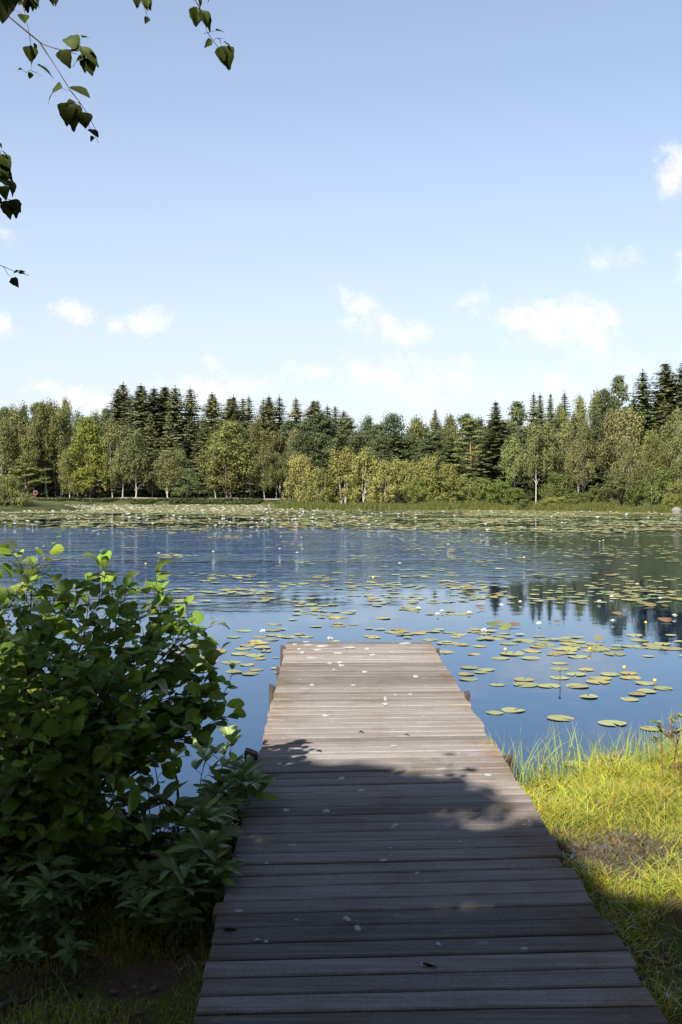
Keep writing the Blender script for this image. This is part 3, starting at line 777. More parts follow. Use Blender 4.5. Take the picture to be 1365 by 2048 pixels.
# right shore
for px, top, w, k, c, Y in ((1030, 870, 60, 'birch', BIRCHG, 131), (1072, 846, 76, 'birch', BIRCHG, 128), (1098, 838, 66, 'birch', BIRCHG, 131), (1132, 836, 60, 'birch', BIRCHG, 134), (1170, 838, 70, 'birch', (.165, .162, .062), 126), (1158, 880, 56, 'birch', BIRCHG, 122),
                            (1222, 820, 80, 'birch', (.165, .162, .062), 128), (1262, 814, 92, 'birch', (.165, .162, .062), 127), (1248, 880, 56, 'birch', BIRCHG, 120), (1300, 860, 60, 'birch', OLIVE, 121), (1346, 818, 80, 'birch', BIRCHG, 116), (1362, 850, 70, 'birch', BIRCHG, 112), (1318, 870, 66, 'birch', OLIVE, 113),
                            (1118, 944, 70, 'shrub', OAK, 123), (1100, 978, 44, 'shrub', SHR, 122), (1160, 985, 46, 'shrub', SHR, 119), (1232, 946, 74, 'shrub', SHR, 117), (1190, 975, 50, 'shrub', OAK, 117), (1280, 958, 70, 'shrub', OAK, 112), (1330, 935, 90, 'shrub', OAK, 108), (1360, 960, 70, 'shrub', SHR, 104),
                            (1342, 985, 40, 'shrub', (.18, .19, .045), 103), (1032, 975, 56, 'shrub', OAK, 126), (1000, 962, 70, 'shrub', OAK, 128), (965, 955, 66, 'shrub', OAK, 130), (1050, 998, 44, 'shrub', SHR, 119), (1110, 994, 70, 'shrub', (.18, .185, .045), 118), (1150, 997, 50, 'shrub', SHR, 117)):
    plant(k, px, top, Y, w, c, 'right')
for px, top, w, k, c in ((1040, 803, 76, 'pine', (.11, .135, .052)), (1020, 850, 60, 'spruce', SPR), (1067, 791, 60, 'spruce', SPR), (1082, 792, 56, 'spire', SPR), (1102, 790, 54, 'spire', SPR), (1130, 788, 76, 'spruce', DARK), (1118, 812, 60, 'birch', OLIVE), (1158, 792, 60, 'birch', BIRCHG), (1186, 782, 60, 'birch', OLIVE), (1212, 780, 56, 'pine', DARK),
                         (1246, 752, 60, 'pine', PINEC), (1287, 747, 104, 'spruce', (.07, .088, .028)), (1337, 729, 124, 'spire', SPR), (1362, 727, 120, 'spruce', SPR), (1310, 790, 70, 'spruce', SPR), (1230, 800, 60, 'spruce', SPR), (1195, 830, 60, 'spruce', SPR), (1145, 830, 60, 'spruce', SPR), (1380, 735, 80, 'spruce', SPR), (1270, 800, 70, 'spruce', (.06, .082, .028)), (1075, 840, 66, 'pine', DARK), (1325, 800, 70, 'spruce', SPR)):
    plant(k, px, top, 142 + 14 * RNG.random(), w, c, 'right_back')
# deep wood behind everything, seen between the trunks
for px in range(-60, 620, 30):
    plant(('spruce', 'oak', 'spruce', 'pine')[(px // 30) % 4], px + RNG.normal() * 8, 856 + 10 * RNG.random(), 226 + 30 * RNG.random(), 74, DARK if px < 200 else SPR, 'deep')
for px in range(610, 1000, 36):
    plant(('spruce', 'oak', 'pine')[(px // 36) % 3], px + RNG.normal() * 8, 862 + 16 * RNG.random(), 150 + 26 * RNG.random(), 84, DARK, 'deep')
for px in range(990, 1460, 36):
    plant(('spruce', 'oak', 'spruce')[(px // 36) % 3], px + RNG.normal() * 8, 850 + 10 * RNG.random(), 138 + 16 * RNG.random(), 90, DARK, 'deep')
for px in range(1400, 1560, 40):
    plant('spruce', px, 740, 140 + 10 * RNG.random(), 90, SPR, 'deep'); plant('birch', px, 820, 120, 90, BIRCHG, 'deep')
for px in range(-220, -20, 40):
    plant('oak', px, 815, 205 + 10 * RNG.random(), 90, OAK, 'deep')
for px in range(-30, 130, 24):
    plant('shrub', px, 948 + 10 * RNG.random(), 222 + 8 * RNG.random(), 70, DARK, 'deep')
# willow bush at the left edge
plant('willow', 0, 950, 112, 112, (0.175, 0.195, 0.056), 'willow', 0)

ORD = ['first', 'second', 'third', 'fourth', 'fifth', 'sixth', 'seventh', 'eighth', 'ninth', 'tenth', 'eleventh', 'twelfth', 'thirteenth', 'fourteenth', 'fifteenth', 'sixteenth', 'seventeenth', 'eighteenth', 'nineteenth', 'twentieth', 'twenty-first', 'twenty-second', 'twenty-third', 'twenty-fourth', 'twenty-fifth', 'twenty-sixth', 'twenty-seventh', 'twenty-eighth', 'twenty-ninth', 'thirtieth']
WHAT = {'birch': ('birch tree', 'pale-trunked birch'), 'birch_clump': ('birch clump', 'bright yellow-green young birch clump'), 'oak': ('oak tree', 'round-crowned leafy tree'), 'spruce': ('spruce', 'dark pointed spruce'), 'spire': ('spruce', 'dark pointed spruce'), 'pine': ('pine', 'dull green pine'), 'layered_pine': ('pine', 'pine with flat tiers of boughs'), 'shrub': ('shrub', 'leafy shrub'), 'willow': ('bush', 'bush')}
WHERE = {'left': ('by the path on the left far shore', 'trees along the left far shore'), 'skyline': ('on the skyline', 'spruces along the skyline'), 'left_back': ('behind the front row of the left shore', 'trees behind the left front row'),
         'middle': ('in the wood behind the bright birches', 'tall trees behind the point'), 'point': ('on the sedge-edged point', 'trees on the sedge-edged point'), 'right': ('at the right shore front', 'trees along the right shore'), 'right_back': ('behind the right shore birches', 'trees behind the right shore')}
buckets = {}
for rec in TREES: buckets.setdefault((WHAT[rec[1]][1], rec[4]), []).append(rec)
for (what, row), lst in buckets.items():
    lst.sort(key=lambda r: r[2])
    for i, (o, kind, px, top, _r) in enumerate(lst):
        cat = WHAT[kind][0]
        if row == 'willow': tag(o, 'rounded yellow-green willow bush at the water on the left edge', 'bush')
        elif row == 'deep': tag(o, 'dark tree deep in the wood behind the front rows', 'tree', 'trees deep in the wood')
        else:
            lab = f'{what} {WHERE[row][0]}' + ('' if len(lst) == 1 else f', {ORD[i]} from left')
            tag(o, lab, cat, WHERE[row][1])

# dark undergrowth filling the floor of the far wood
g = Geo(); rng = np.random.default_rng(5)
n = 9000
px = rng.uniform(-60, 1430, n); Yd = np.where(px < 600, rng.uniform(206, 240, n), np.where(px < 980, rng.uniform(140, 165, n), rng.uniform(126, 150, n)))
xx = (px - 682.5) / F * Yd; zz = ground_z(xx, Yd) + (rng.random(n) ** 1.6) * np.where(px < 600, 1.6, 2.2)
leaves(g, np.stack([xx, Yd, zz], 1), rng.normal(size=(n, 3)) + np.array([0, -.5, 1]), .5 + .5 * rng.random(n), rng)
M_UNDER = foliage_mat('undergrowth', gloss=.005, base=(0.035, 0.05, 0.015), transl=.2, vary=.7)
tag(link('undergrowth', g.mesh('undergrowth', [M_UNDER])), 'dark undergrowth on the floor of the far wood', kind='stuff')

# low green plants on the left far bank
g = Geo(); n = 12000
xx = rng.uniform(-66, -9, n); Yd = 190.3 + 5.2 * rng.random(n) ** 1.2; ok = vnoise(xx, Yd, 3.5, 2) > .40
xx, Yd = xx[ok], Yd[ok]; n = len(xx)
zz = ground_z(xx, Yd) + rng.random(n) * (.15 + .55 * vnoise(xx, Yd, 2.3, 9)) * np.clip((196 - Yd) / 2.0, .25, 1)
leaves(g, np.stack([xx, Yd, zz], 1), rng.normal(size=(n, 3)) * .7 + np.array([0, -.3, 1]), .3 + .3 * rng.random(n), rng)
M_BANK = foliage_mat('bank_herbs', base=(0.065, 0.085, 0.025), transl=.3, gloss=.005, vary=.8)
tag(link('bank_plants', g.mesh('bank_plants', [M_BANK])), 'low green herbs on the bank below the gravel path', kind='stuff')


# ------------------------------------------------------------------ blades (grass, sedge)
def blades(geo, B, H, W, lean, rng, tint, seg=3, mat=0):
    n = len(B); a = rng.random(n) * 6.283; d = np.stack([np.cos(a), np.sin(a), np.zeros(n)], 1)
    b = rng.random(n) * 6.283; s = np.stack([np.cos(b), np.sin(b), np.zeros(n)], 1)
    rows = []
    for k in range(seg + 1):
        f = k / seg
        c = B + np.array([0, 0, 1.0]) * (H * (f - .28 * lean * f * f))[:, None] + d * (H * lean * f * f * .9)[:, None]
        if k < seg:
            w = (W * (1 - .55 * f))[:, None] * .5
            rows += [c - s * w, c + s * w]
        else: rows.append(c)
    V = np.stack(rows, 1); m = V.shape[1]
    base = np.arange(n)[:, None] * m
    q = [np.concatenate([base + 2 * k, base + 2 * k + 1, base + 2 * k + 3, base + 2 * k + 2], 1) for k in range(seg - 1)]
    tri = np.concatenate([base + 2 * seg - 2, base + 2 * seg - 1, base + 2 * seg], 1)
    nv0 = geo.nv
    geo.add(V.reshape(-1, 3), np.concatenate(q), mat, None, np.repeat(tint, m, 0))
    geo.F.append(tri + nv0); geo.M.append(mat)

def pick_tint(n, rng, pal, p):
    return np.array(pal)[rng.choice(len(pal), n, p=p)] * (.8 + .4 * rng.random((n, 1)))

# sedge strip along the point and right shore
g = Geo(); n = 26000
t_ = rng.random(n)
path = np.array([(-8.6, 150), (-7.6, 131), (-2, 126), (5, 124), (20, 122), (28, 112), (34, 101), (46, 92)], float)
ln = np.concatenate([[0], np.cumsum(np.linalg.norm(np.diff(path, axis=0), axis=1))])
sx = np.interp(t_ * ln[-1], ln, path[:, 0]); sy = np.interp(t_ * ln[-1], ln, path[:, 1])
off = rng.normal(size=n) * 1.1 + 1.0; sx += rng.normal(size=n) * .5; sy = sy + off
z0 = np.maximum(ground_z(sx, sy), -.15)
hh = (.35 + .75 * vnoise(sx, sy, 3.0, 1)) * (.7 + .6 * rng.random(n))
blades(g, np.stack([sx, sy, z0], 1), hh, np.full(n, .055), .15 + .35 * rng.random(n), rng, pick_tint(n, rng, [(1, 1, 1), (1.25, 1.1, .9), (.6, .75, .6)], [.5, .25, .25]), 2)
tag(link('sedge', g.mesh('sedge', [M_REED])), 'yellow-green sedge fringing the point and the right shore', kind='stuff')

# ------------------------------------------------------------------ near right bank: long grass
def shade_edge(x):
    return np.interp(x, [-9, -6, -4, -3, -.5, .2, .6, .9, 1.05, 1.35, 1.8, 2.6, 3.3, 3.8, 5, 10], [9, 8, 6.3, 6.0, 5.88, 5.5, 5.2, 4.85, 4.02, 3.72, 3.36, 3.0, 2.8, 6, 9, 11])

g = Geo(); rng = np.random.default_rng(21)
n = 150000
x = np.concatenate([rng.uniform(.86, 3.4, 100000), rng.uniform(3.4, 6.5, 50000)]); y = 2.0 + np.where(x < 3.4, 5.9, 9.0) * rng.random(n)
sd = lake_sd(x, y)
bare = ((x - 1.24) / .25) ** 2 + ((y - 4.42) / .24) ** 2 + 1.1 * (vnoise(x, y, .12, 5) - .5) * 2 < .75
bare |= ((x - 1.30) / .11) ** 2 + ((y - 3.72) / .22) ** 2 + 1.0 * (vnoise(x, y, .12, 6) - .5) * 2 < .6
ok = (sd > .02 + .12 * vnoise(x, y, .3, 7)) & (~bare | (rng.random(n) < .10)) & (rng.random(n) < .45 + .75 * vnoise(x, y, .21, 8))
edge = .99 + (y - 3.0) * -.013
ok &= x > edge - .02
x, y, sd = x[ok], y[ok], sd[ok]; n = len(x)
tuft = vnoise(x, y, .28, 11)
H = (.035 + .125 * tuft ** 1.3) * (.75 + .9 * vnoise(x, y, .55, 41) ** 2) * (.6 + .8 * rng.random(n))
H *= np.where(x < 1.25, .8, 1.0)
lean = .45 + 1.15 * rng.random(n)
dryz = vnoise(x, y, .4, 12)
tn = pick_tint(n, rng, [(1, 1, 1), (1.15, 1.02, .8), (.6, .82, .8), (1.35, .80, .7)], [.45, .30, .17, .08]) * (.75 + .5 * dryz)[:, None]
blades(g, np.stack([x, y, ground_z(x, y) - .01], 1), H, .0035 + .0035 * rng.random(n), lean, rng, tn, 3)
# taller thin sedge blades standing at the water's edge
n = 900
x = rng.uniform(.88, 2.9, n); y = np.interp(x, NEAR[:, 0], NEAR[:, 1]) + rng.normal(size=n) * .10 - .06
H = (.14 + .26 * rng.random(n) ** 1.5) * np.where(x < 1.5, 1.1, .9)
blades(g, np.stack([x, y, np.maximum(ground_z(x, y), -.05)], 1), H, .003 + .003 * rng.random(n), .1 + .8 * rng.random(n) ** 1.5, rng, pick_tint(n, rng, [(.75, .95, 1.2), (1, 1, 1.2), (1.2, 1.0, .9)], [.5, .3, .2]), 4)
tag(link('grass', g.mesh('grass', [M_GRASS])), 'long yellow-green grass on the bank right of the jetty', kind='stuff')

# dead grass and litter on the bare patch
g = Geo(); n = 1500
x = 1.24 + rng.normal(size=n) * .17; y = 4.42 + rng.normal(size=n) * .19
blades(g, np.stack([x, y, ground_z(x, y)], 1), .03 + .08 * rng.random(n), .002 + .003 * rng.random(n), 1.2 + .7 * rng.random(n), rng, pick_tint(n, rng, [(.8, .55, .4), (.3, .2, .14), (1.3, 1.0, .75)], [.35, .55, .1]), 2)
M_STRAW = foliage_mat('straw', base=(0.17, 0.125, 0.07), transl=.15, vary=.6, use_tint=True)
tag(link('dead_grass', g.mesh('dead_grass', [M_STRAW])), 'brown dead grass on the trampled bare patch', kind='stuff')

# ------------------------------------------------------------------ near left ground: thin shaded turf and litter
g = Geo(); n = 42000
x = rng.uniform(-2.2, -.44, n); y = rng.uniform(2.2, 4.9, n)
ok = (rng.random(n) < .25 + 1.1 * (vnoise(x, y, .35, 14) - .3) + .35 * (y < 3.3)) & (lake_sd(x, y) > .1)
x, y = x[ok], y[ok]; n = len(x)
blades(g, np.stack([x, y, ground_z(x, y) - .004], 1), (.02 + .06 * vnoise(x, y, .2, 15)) * (.6 + .8 * rng.random(n)), .0025 + .002 * rng.random(n), .3 + .9 * rng.random(n), rng,
       pick_tint(n, rng, [(1.0, 1.1, 1.0), (1.2, 1.2, .9), (1.5, 1.1, 1.0)], [.6, .25, .15]), 2)
tag(link('turf', g.mesh('turf', [M_GRASS])), 'short shaded grass left of the near end of the jetty', kind='stuff')

# ------------------------------------------------------------------ detailed leaf templates
def leaf_template(ts, ws, fold=.22, droop=.18, serr=0.0, cols=(-1, -.5, 0, .5, 1), wave=0.0, seed=0):
    rng = np.random.default_rng(seed); V = []; uv = []
    for k, (t, w) in enumerate(zip(ts, ws)):
        for s in cols:
            ww = w * (1 + (serr * (rng.random() - .5) if abs(s) == 1 else 0))
            V.append((s * ww, t + (serr * .12 * rng.normal() if abs(s) == 1 else 0), abs(s) * ww * fold - droop * t * t + wave * math.sin(t * 7 + s * 2) * abs(s)))
            uv.append((s * ww * 2, t))
    m = len(cols); F_ = [[k * m + j, k * m + j + 1, (k + 1) * m + j + 1, (k + 1) * m + j] for k in range(len(ts) - 1) for j in range(m - 1)]
    return np.array(V), np.array(F_), np.array(uv)

TS = (0, .07, .18, .32, .46, .60, .73, .84, .93, 1.0)
ALDER_T = [leaf_template(TS, (.01, .13, .26, .36, .42, .455, .45, .39, .27, .10), .25, .2 + .15 * s, .16, wave=.02 + .015 * s, seed=s) for s in range(3)]
BIRCH_T = [leaf_template(TS, (.01, .28, .40, .41, .36, .29, .21, .13, .06, .0), .2, .15 + .2 * s, .2, wave=.01, seed=s) for s in range(3)]
LANCE_T = [leaf_template(TS, (.01, .05, .10, .145, .17, .175, .155, .115, .06, .0), .3, .2 + .2 * s, .10, wave=.01, seed=s) for s in range(3)]
OVAL_T = [leaf_template(TS, (.01, .10, .19, .25, .27, .265, .235, .18, .10, .0), .35, .1 + .2 * s, .0, wave=.012, seed=s) for s in range(2)]

def place_leaves(geo, tmpl, P, D, U, S, rng, mat=0):
    """leaf bases P, directions D, up vectors U, lengths S"""
    D = norm(D); X = norm(np.cross(D, U)); Zv = np.cross(X, D); which = rng.integers(len(tmpl), size=len(P))
    for w, (tv, tf, tuv) in enumerate(tmpl):
        k = which == w; n = int(k.sum())
        if not n: continue
        fl = (0.8 + .4 * rng.random((n, 1, 1)))
        V = P[k][:, None] + S[k][:, None, None] * (tv[None, :, 0:1] * X[k][:, None] * fl + tv[None, :, 1:2] * D[k][:, None] + tv[None, :, 2:3] * Zv[k][:, None] * (.4 + 1.2 * rng.random((n, 1, 1))))
        Fq = tf[None] + (np.arange(n) * len(tv))[:, None, None]
        geo.add(V.reshape(-1, 3), Fq.reshape(-1, 4), mat, np.tile(tuv, (n, 1)))

def unit(v):
    v = np.asarray(v, float); return v / max(np.linalg.norm(v), 1e-9)

# ------------------------------------------------------------------ alder bush over the water on the left
def build_bush():
    rng = np.random.default_rng(77); gs = Geo(); gl = Geo()
    root = empty('alder_bush', (-1.35, 4.75, .05))
    tag(root, 'big dark green alder bush leaning over the water left of the jetty', 'bush')
    o = np.array(root.location)
    tips = [(62, 1128, 4.5), (10, 1165, 4.4), (118, 1175, 4.6), (40, 1190, 4.2), (150, 1215, 4.5), (205, 1165, 4.7), (258, 1172, 4.7), (235, 1215, 4.4), (300, 1225, 4.7), (328, 1195, 4.8), (345, 1245, 4.7), (378, 1230, 4.8),
            (390, 1262, 4.9), (300, 1290, 4.4), (350, 1320, 4.6), (325, 1300, 4.9), (420, 1365, 4.7), (445, 1395, 4.7), (405, 1385, 4.75), (350, 1392, 4.6), (425, 1415, 4.6), (385, 1448, 4.6), (340, 1362, 4.7), (405, 1420, 4.6), (432, 1440, 4.7), (370, 1450, 4.5), (395, 1480, 4.6), (330, 1500, 4.6), (300, 1480, 4.2),
            (0, 1260, 4.0), (60, 1290, 3.9), (130, 1300, 4.0), (190, 1330, 4.1), (250, 1360, 4.1), (300, 1400, 4.1), (20, 1370, 3.8), (90, 1400, 3.8), (160, 1430, 3.9), (230, 1460, 3.9), (20, 1480, 3.8), (110, 1510, 3.8),
            (200, 1540, 3.9), (235, 1560, 4.1), (250, 1600, 4.1), (60, 1580, 3.8), (150, 1610, 3.9), (220, 1640, 3.9), (0, 1640, 3.9), (100, 1690, 3.9), (-60, 1250, 4.2), (-120, 1400, 4.2), (-80, 1550, 4.1), (-60, 1180, 4.5), (-150, 1220, 4.6), (30, 1730, 3.9), (180, 1700, 4.0)]
    for i, (px, py, Yd) in enumerate(tips):
        tip = at(px, py + ((34 if i % 2 else 4) if py < 1300 else 0), Yd)
        b = np.array([-1.55 + .15 * rng.normal() - .15 * (px < 100) + .06 * (px > 300), 4.75 + .18 * rng.normal(), .04])
        span = np.linalg.norm(tip - b)
        ctrl = (b * .55 + tip * .45) + np.array([0, 0, .25 * span]) + rng.normal(size=3) * .06
        if px > 280 and py > 1340: ctrl = b * .62 + tip * .38 + np.array([0, .05, .30])
        n = 14; pts = bez(b, ctrl, tip, n); pts[1:-1] += rng.normal(size=(n - 2, 3)) * .008
        tube(gs, pts - o, np.linspace(.0085 + .004 * rng.random(), .0016, n), 5)
        Lp = []; Ld = []; Lu = []; Ls = []
        s = .28
        while s < 1.0:
            k = s * (n - 1); i0 = int(min(k, n - 2)); p = pts[i0] + (pts[i0 + 1] - pts[i0]) * (k - i0); tg = unit(pts[i0 + 1] - pts[i0])
            side = unit(np.cross(tg, rng.normal(size=3))); d = unit(tg * .7 + side * .8 + np.array([0, 0, .25]))
            ln = (.10 + .20 * rng.random()) * (1.15 - .5 * s)
            q = bez(p, p + d * ln * .5 + tg * .02, p + d * ln + np.array([0, 0, .02]), 5)
            tube(gs, q - o, np.linspace(.0024, .0009, 5), 4, cap=False)
            m = max(2, int(ln / .038))
            for j in range(m + 1):
                f = (j + .6) / (m + .6); lp = q[0] + (q[-1] - q[0]) * min(f, 1)
                sd = unit(np.cross(d, np.array([0, 0, 1.0]))) * (1 if j % 2 else -1)
                ld = unit(d * (.5 if j < m else 1.2) + sd * (.9 if j < m else 0) + np.array([0, 0, .15]) + rng.normal(size=3) * .35)
                up = unit(np.array([0, 0, 1.0]) + .45 * SUN_DIR + rng.normal(size=3) * .45)
                pet = lp + ld * .012
                tube(gs, [lp - o, pet - o], [.0009, .0007], 3, cap=False)
                Lp.append(pet); Ld.append(ld); Lu.append(up); Ls.append((.040 + .048 * rng.random() ** 1.2) * (.6 if j == m and rng.random() < .5 else 1))
            s += (.050 + .035 * rng.random()) / span * (.88 if px < 250 else .98)
        d = unit(pts[-1] - pts[-2])
        for j in range(3):
            Lp.append(pts[-1]); Ld.append(unit(d + .6 * rng.normal(size=3))); Lu.append(unit(np.array([0, 0, 1.0]) + .4 * rng.normal(size=3))); Ls.append(.03 + .03 * rng.random())
        place_leaves(gl, ALDER_T, np.array(Lp) - o, np.array(Ld), np.array(Lu), np.array(Ls), rng)
    link('stem', gs.mesh('stem', [M_TWIG], True), root)
    link('foliage', gl.mesh('foliage', [M_ALDER], True), root)
build_bush()

# ------------------------------------------------------------------ marsh plants at the foot of the bush
def marsh_plant(seed, h, nwh, leaf, tm, mat, stem_mat, up=.35, nl=5, lean=.25):
    rng = np.random.default_rng(seed); gs = Geo(); gl = Geo()
    a = rng.random() * 6.28
    pts = bez((0, 0, -.05), (0, 0, h * .6), (math.cos(a) * h * lean, math.sin(a) * h * lean, h), 7)
    tube(gs, pts, np.linspace(.0032, .0018, 7), 5)
    for k in range(nwh):
        f = .45 + .55 * (k + 1) / nwh; i = f * 6; i0 = int(min(i, 5)); p = pts[i0] + (pts[i0 + 1] - pts[i0]) * (i - i0)
        b = rng.random() * 6.28; pd = unit([math.cos(b), math.sin(b), .8]); pl = h * (.12 + .25 * rng.random()) * (1 if k < nwh - 1 else .25)
        e = p + pd * pl; tube(gs, [p, (p + e) / 2, e], [.0016, .0014, .0012], 4, cap=False)
        m = nl; fan = rng.random() * 6.28
        D = []; 
        for j in range(m):
            aa = fan + j * 6.283 / (m + 1.2) + rng.normal() * .15
            D.append(unit(np.array([math.cos(aa), math.sin(aa), up + .25 * rng.normal()]) + pd * .45))
        D = np.array(D); S = leaf * (.75 + .45 * rng.random(m))
        place_leaves(gl, tm, np.repeat(e[None], m, 0), D, np.tile([0, 0, 1.0], (m, 1)) + .3 * rng.normal(size=(m, 3)), S, rng)
    return gs.mesh('stem', [stem_mat], True), gl.mesh('leaves', [mat], True)

MP = [marsh_plant(200 + s, .16 + .05 * (s % 3), 4 + s % 2, .085, LANCE_T, M_MARSH, M_GREENSTEM) for s in range(5)]
def put_plant(pm, loc, rz, sc, name, lab, cat, grp):
    r = empty(name, loc); r.rotation_euler.z = rz; r.scale = (sc, sc, sc)
    link('stem', pm[0], r); link('foliage', pm[1], r)
    tag(r, lab, cat, grp); return r
rng = np.random.default_rng(31)
cnt = 0
while cnt < 150:
    y = 3.7 + 1.75 * rng.random() ** 1.25; x = rng.uniform(-2.0, -.50)
    low = 3.85 + .12 * (x < -1.2) - .15 * (x > -.75)
    if y > 4.75 and x < -.66: continue
    if y < low + .3 * rng.random(): continue
    z = max(float(ground_z(np.array(x), np.array(y))), -.04)
    edge = x > -.85
    lab = 'lance-leaved green marsh plant crowding the left edge of the jetty' if edge else ('lance-leaved marsh plant in the shade under the alder bush' if x < -1.15 else 'lance-leaved marsh plant between the alder bush and the jetty')
    grp = 'marsh plants along the jetty edge' if edge else ('marsh plants under the bush' if x < -1.15 else 'marsh plants between bush and jetty')
    put_plant(MP[cnt % 5], (x, y, z), rng.random() * 6.28, (.85 + .65 * rng.random()) * (.6 if (y > 4.25 and -1.25 < x < -.62) else 1), 'marsh_plant', lab, 'marsh plant', grp); cnt += 1
for i in range(55):
    y = rng.uniform(3.62, 4.3); x = rng.uniform(-1.95, -.60)
    put_plant(MP[i % 5], (x, y, float(ground_z(np.array(x), np.array(y)))), rng.random() * 6.28, .6 + .5 * rng.random(), 'marsh_plant', 'low leafy plant in the dense growth at the front of the bush', 'marsh plant', 'low plants in front of the bush')
for i in range(34):
    y = rng.uniform(3.15, 3.85); x = -.95 - 1.0 * rng.random() * (y / 3.8)
    put_plant(MP[i % 5], (x, y, float(ground_z(np.array(x), np.array(y)))), rng.random() * 6.28, .45 + .35 * rng.random(), 'marsh_plant', 'small sprawling green plant on the mossy ground below the bush', 'marsh plant', 'small plants on the mossy ground')
for px, py, lab in ((150, 1935, 'trailing marsh plant alone on the mossy ground, bottom left'), (262, 1905, 'small five-fingered plant on brown litter near the bush foot'), (35, 1900, 'low dark plant at the left edge on mossy ground'), (395, 1850, 'small fingered plant against the jetty side below the others')):
    p = on_z(px, py, .12); p[2] = float(ground_z(np.array(p[0]), np.array(p[1])))
    put_plant(MP[int(px) % 5], p, rng.random() * 6.28, .7, 'marsh_plant', lab, 'marsh plant', 'marsh plants on the turf')

BG = [marsh_plant(230 + s, .30, 3 + s, .075, OVAL_T, M_BOG, M_REDSTEM, up=.9, nl=3, lean=.15) for s in range(3)]
for i, (px, py, h, lab) in enumerate(((438, 1605, .30, 'tallest sunlit pale bogbean beside the jetty brace'), (462, 1590, .24, 'bogbean with a tangle of dark stems against the jetty brace'), (396, 1625, .26, 'small pale bogbean standing alone in the water on reddish stems'),
                                      (322, 1640, .30, 'pale yellow-leaved bogbean poking out below the alder bush'), (300, 1630, .30, 'pale yellow bogbean half hidden in the alder leaves'), (478, 1620, .2, 'dark bogbean tucked in against the jetty post'))):
    p = on_z(px, py, 0)
    put_plant(BG[i % 3], (p[0], p[1], -.02), i * 1.3, h / .30 * 1.3, 'bogbean', lab, 'water plant', 'bogbean plants in the water')

WD = [marsh_plant(260 + s, .30, 6, .045, LANCE_T, foliage_mat('weed_leaf', base=(.26, .28, .07), transl=.3, vary=.8, huevar=.06), M_REDSTEM, up=.8, nl=4, lean=.2) for s in range(3)]
for i, (px, py, h, lab) in enumerate(((1346, 1560, .40, 'tallest brownish weed at the right edge of the bank'), (1325, 1565, .30, 'brownish weed left of the tallest one on the right bank'), (1362, 1575, .36, 'brownish weed cut by the right edge of the picture'), (1213, 1570, .17, 'short reddish weed spike at the waterline, middle of the bank'), (1160, 1580, .12, 'small weed at the waterline between jetty and reddish spike'), (1105, 1590, .12, 'small weed in the grass tips near the jetty'))):
    p = on_z(px, py, .1); p[2] = max(float(ground_z(np.array(p[0]), np.array(p[1]))), 0)
    put_plant(WD[i % 3], p, i * 2.1, h / .30, 'bank_weed', lab, 'weed', 'weeds on the right bank')

# bare dead stem with leaf scars standing in the water
g = Geo(); b = on_z(352, 1632, 0); tip = at(350, 1543, b[1])
pts = bez(b + np.array([0, 0, -.1]), (b + tip) / 2 + np.array([.03, 0, .02]), tip, 14)
rr = np.linspace(.008, .0055, 14) * (1 + .25 * (np.arange(14) % 2)); tube(g, pts, rr, 7)
tag(link('dead_stem', g.mesh('dead_stem', [M_REDSTEM], True)), 'bare knobbly brown stem standing in the water by the bush', 'stem')

# creeping brown roots on the ground, lower left
for lab, P in (('long thin reddish runner snaking over the litter to the right', [(150, 1870), (170, 1905), (210, 1905), (262, 1890), (320, 1895)]), ('forked brown runner below the bush foot', [(225, 1850), (280, 1860), (330, 1885), (350, 1905)]),
               ('dark fallen branch at the bottom left corner', [(-20, 2030), (30, 2000), (70, 1990), (110, 1975)]), ('yellow-green creeping stem trailing to the bottom edge', [(105, 1940), (130, 1970), (150, 2005), (150, 2045)])):
    g = Geo(); Q = []
    for px, py in P:
        p = on_z(px, py, .11); p[2] = float(ground_z(np.array(p[0]), np.array(p[1]))) + .012; Q.append(p)
    Q = np.array(Q); t0 = np.linspace(0, 1, len(Q)); tt = np.linspace(0, 1, 16)
    S = np.stack([np.interp(tt, t0, Q[:, c]) for c in range(3)], 1); S[:, 2] += .008 * np.sin(tt * 9)
    dark = 'dark' in lab
    tube(g, S, np.linspace(.010 if dark else .0042, .006 if dark else .002, 16), 6)
    tag(link('fallen_branch' if dark else 'creeping_stem', g.mesh('creeping_stem', [M_TWIG if dark else (M_GREENSTEM if 'green' in lab else M_REDSTEM)], True)), lab, 'branch' if dark else 'stem')

# fallen leaves: stuff on the ground, single ones on the planks
g = Geo(); n = 300; rng = np.random.default_rng(8)
x = rng.uniform(-2.0, -.5, n); y = rng.uniform(2.3, 4.6, n); ok = (y > 3.2) | (rng.random(n) < .4); x, y = x[ok], y[ok]; n = len(x)
P = np.stack([x, y, ground_z(x, y) + .008 + .01 * rng.random(n)], 1)
place_leaves(g, BIRCH_T, P, np.concatenate([rng.normal(size=(n, 2)), .2 * rng.normal(size=(n, 1))], 1), np.tile([0, 0, 1.0], (n, 1)) + .6 * rng.normal(size=(n, 3)), .012 + .02 * rng.random(n), rng)
m = 500; x = rng.normal(size=m) * .32 - 1.05; y = 3.75 + .35 * rng.normal(size=m)
blades(g, np.stack([x, y, ground_z(x, y) + .004], 1), .03 + .06 * rng.random(m), .0018 + .002 * rng.random(m), 1.5 + .5 * rng.random(m), rng, np.ones((m, 3)), 2)
tag(link('leaf_litter', g.mesh('leaf_litter', [M_DRY])), 'brown fallen leaves and straw under the bush', kind='stuff')
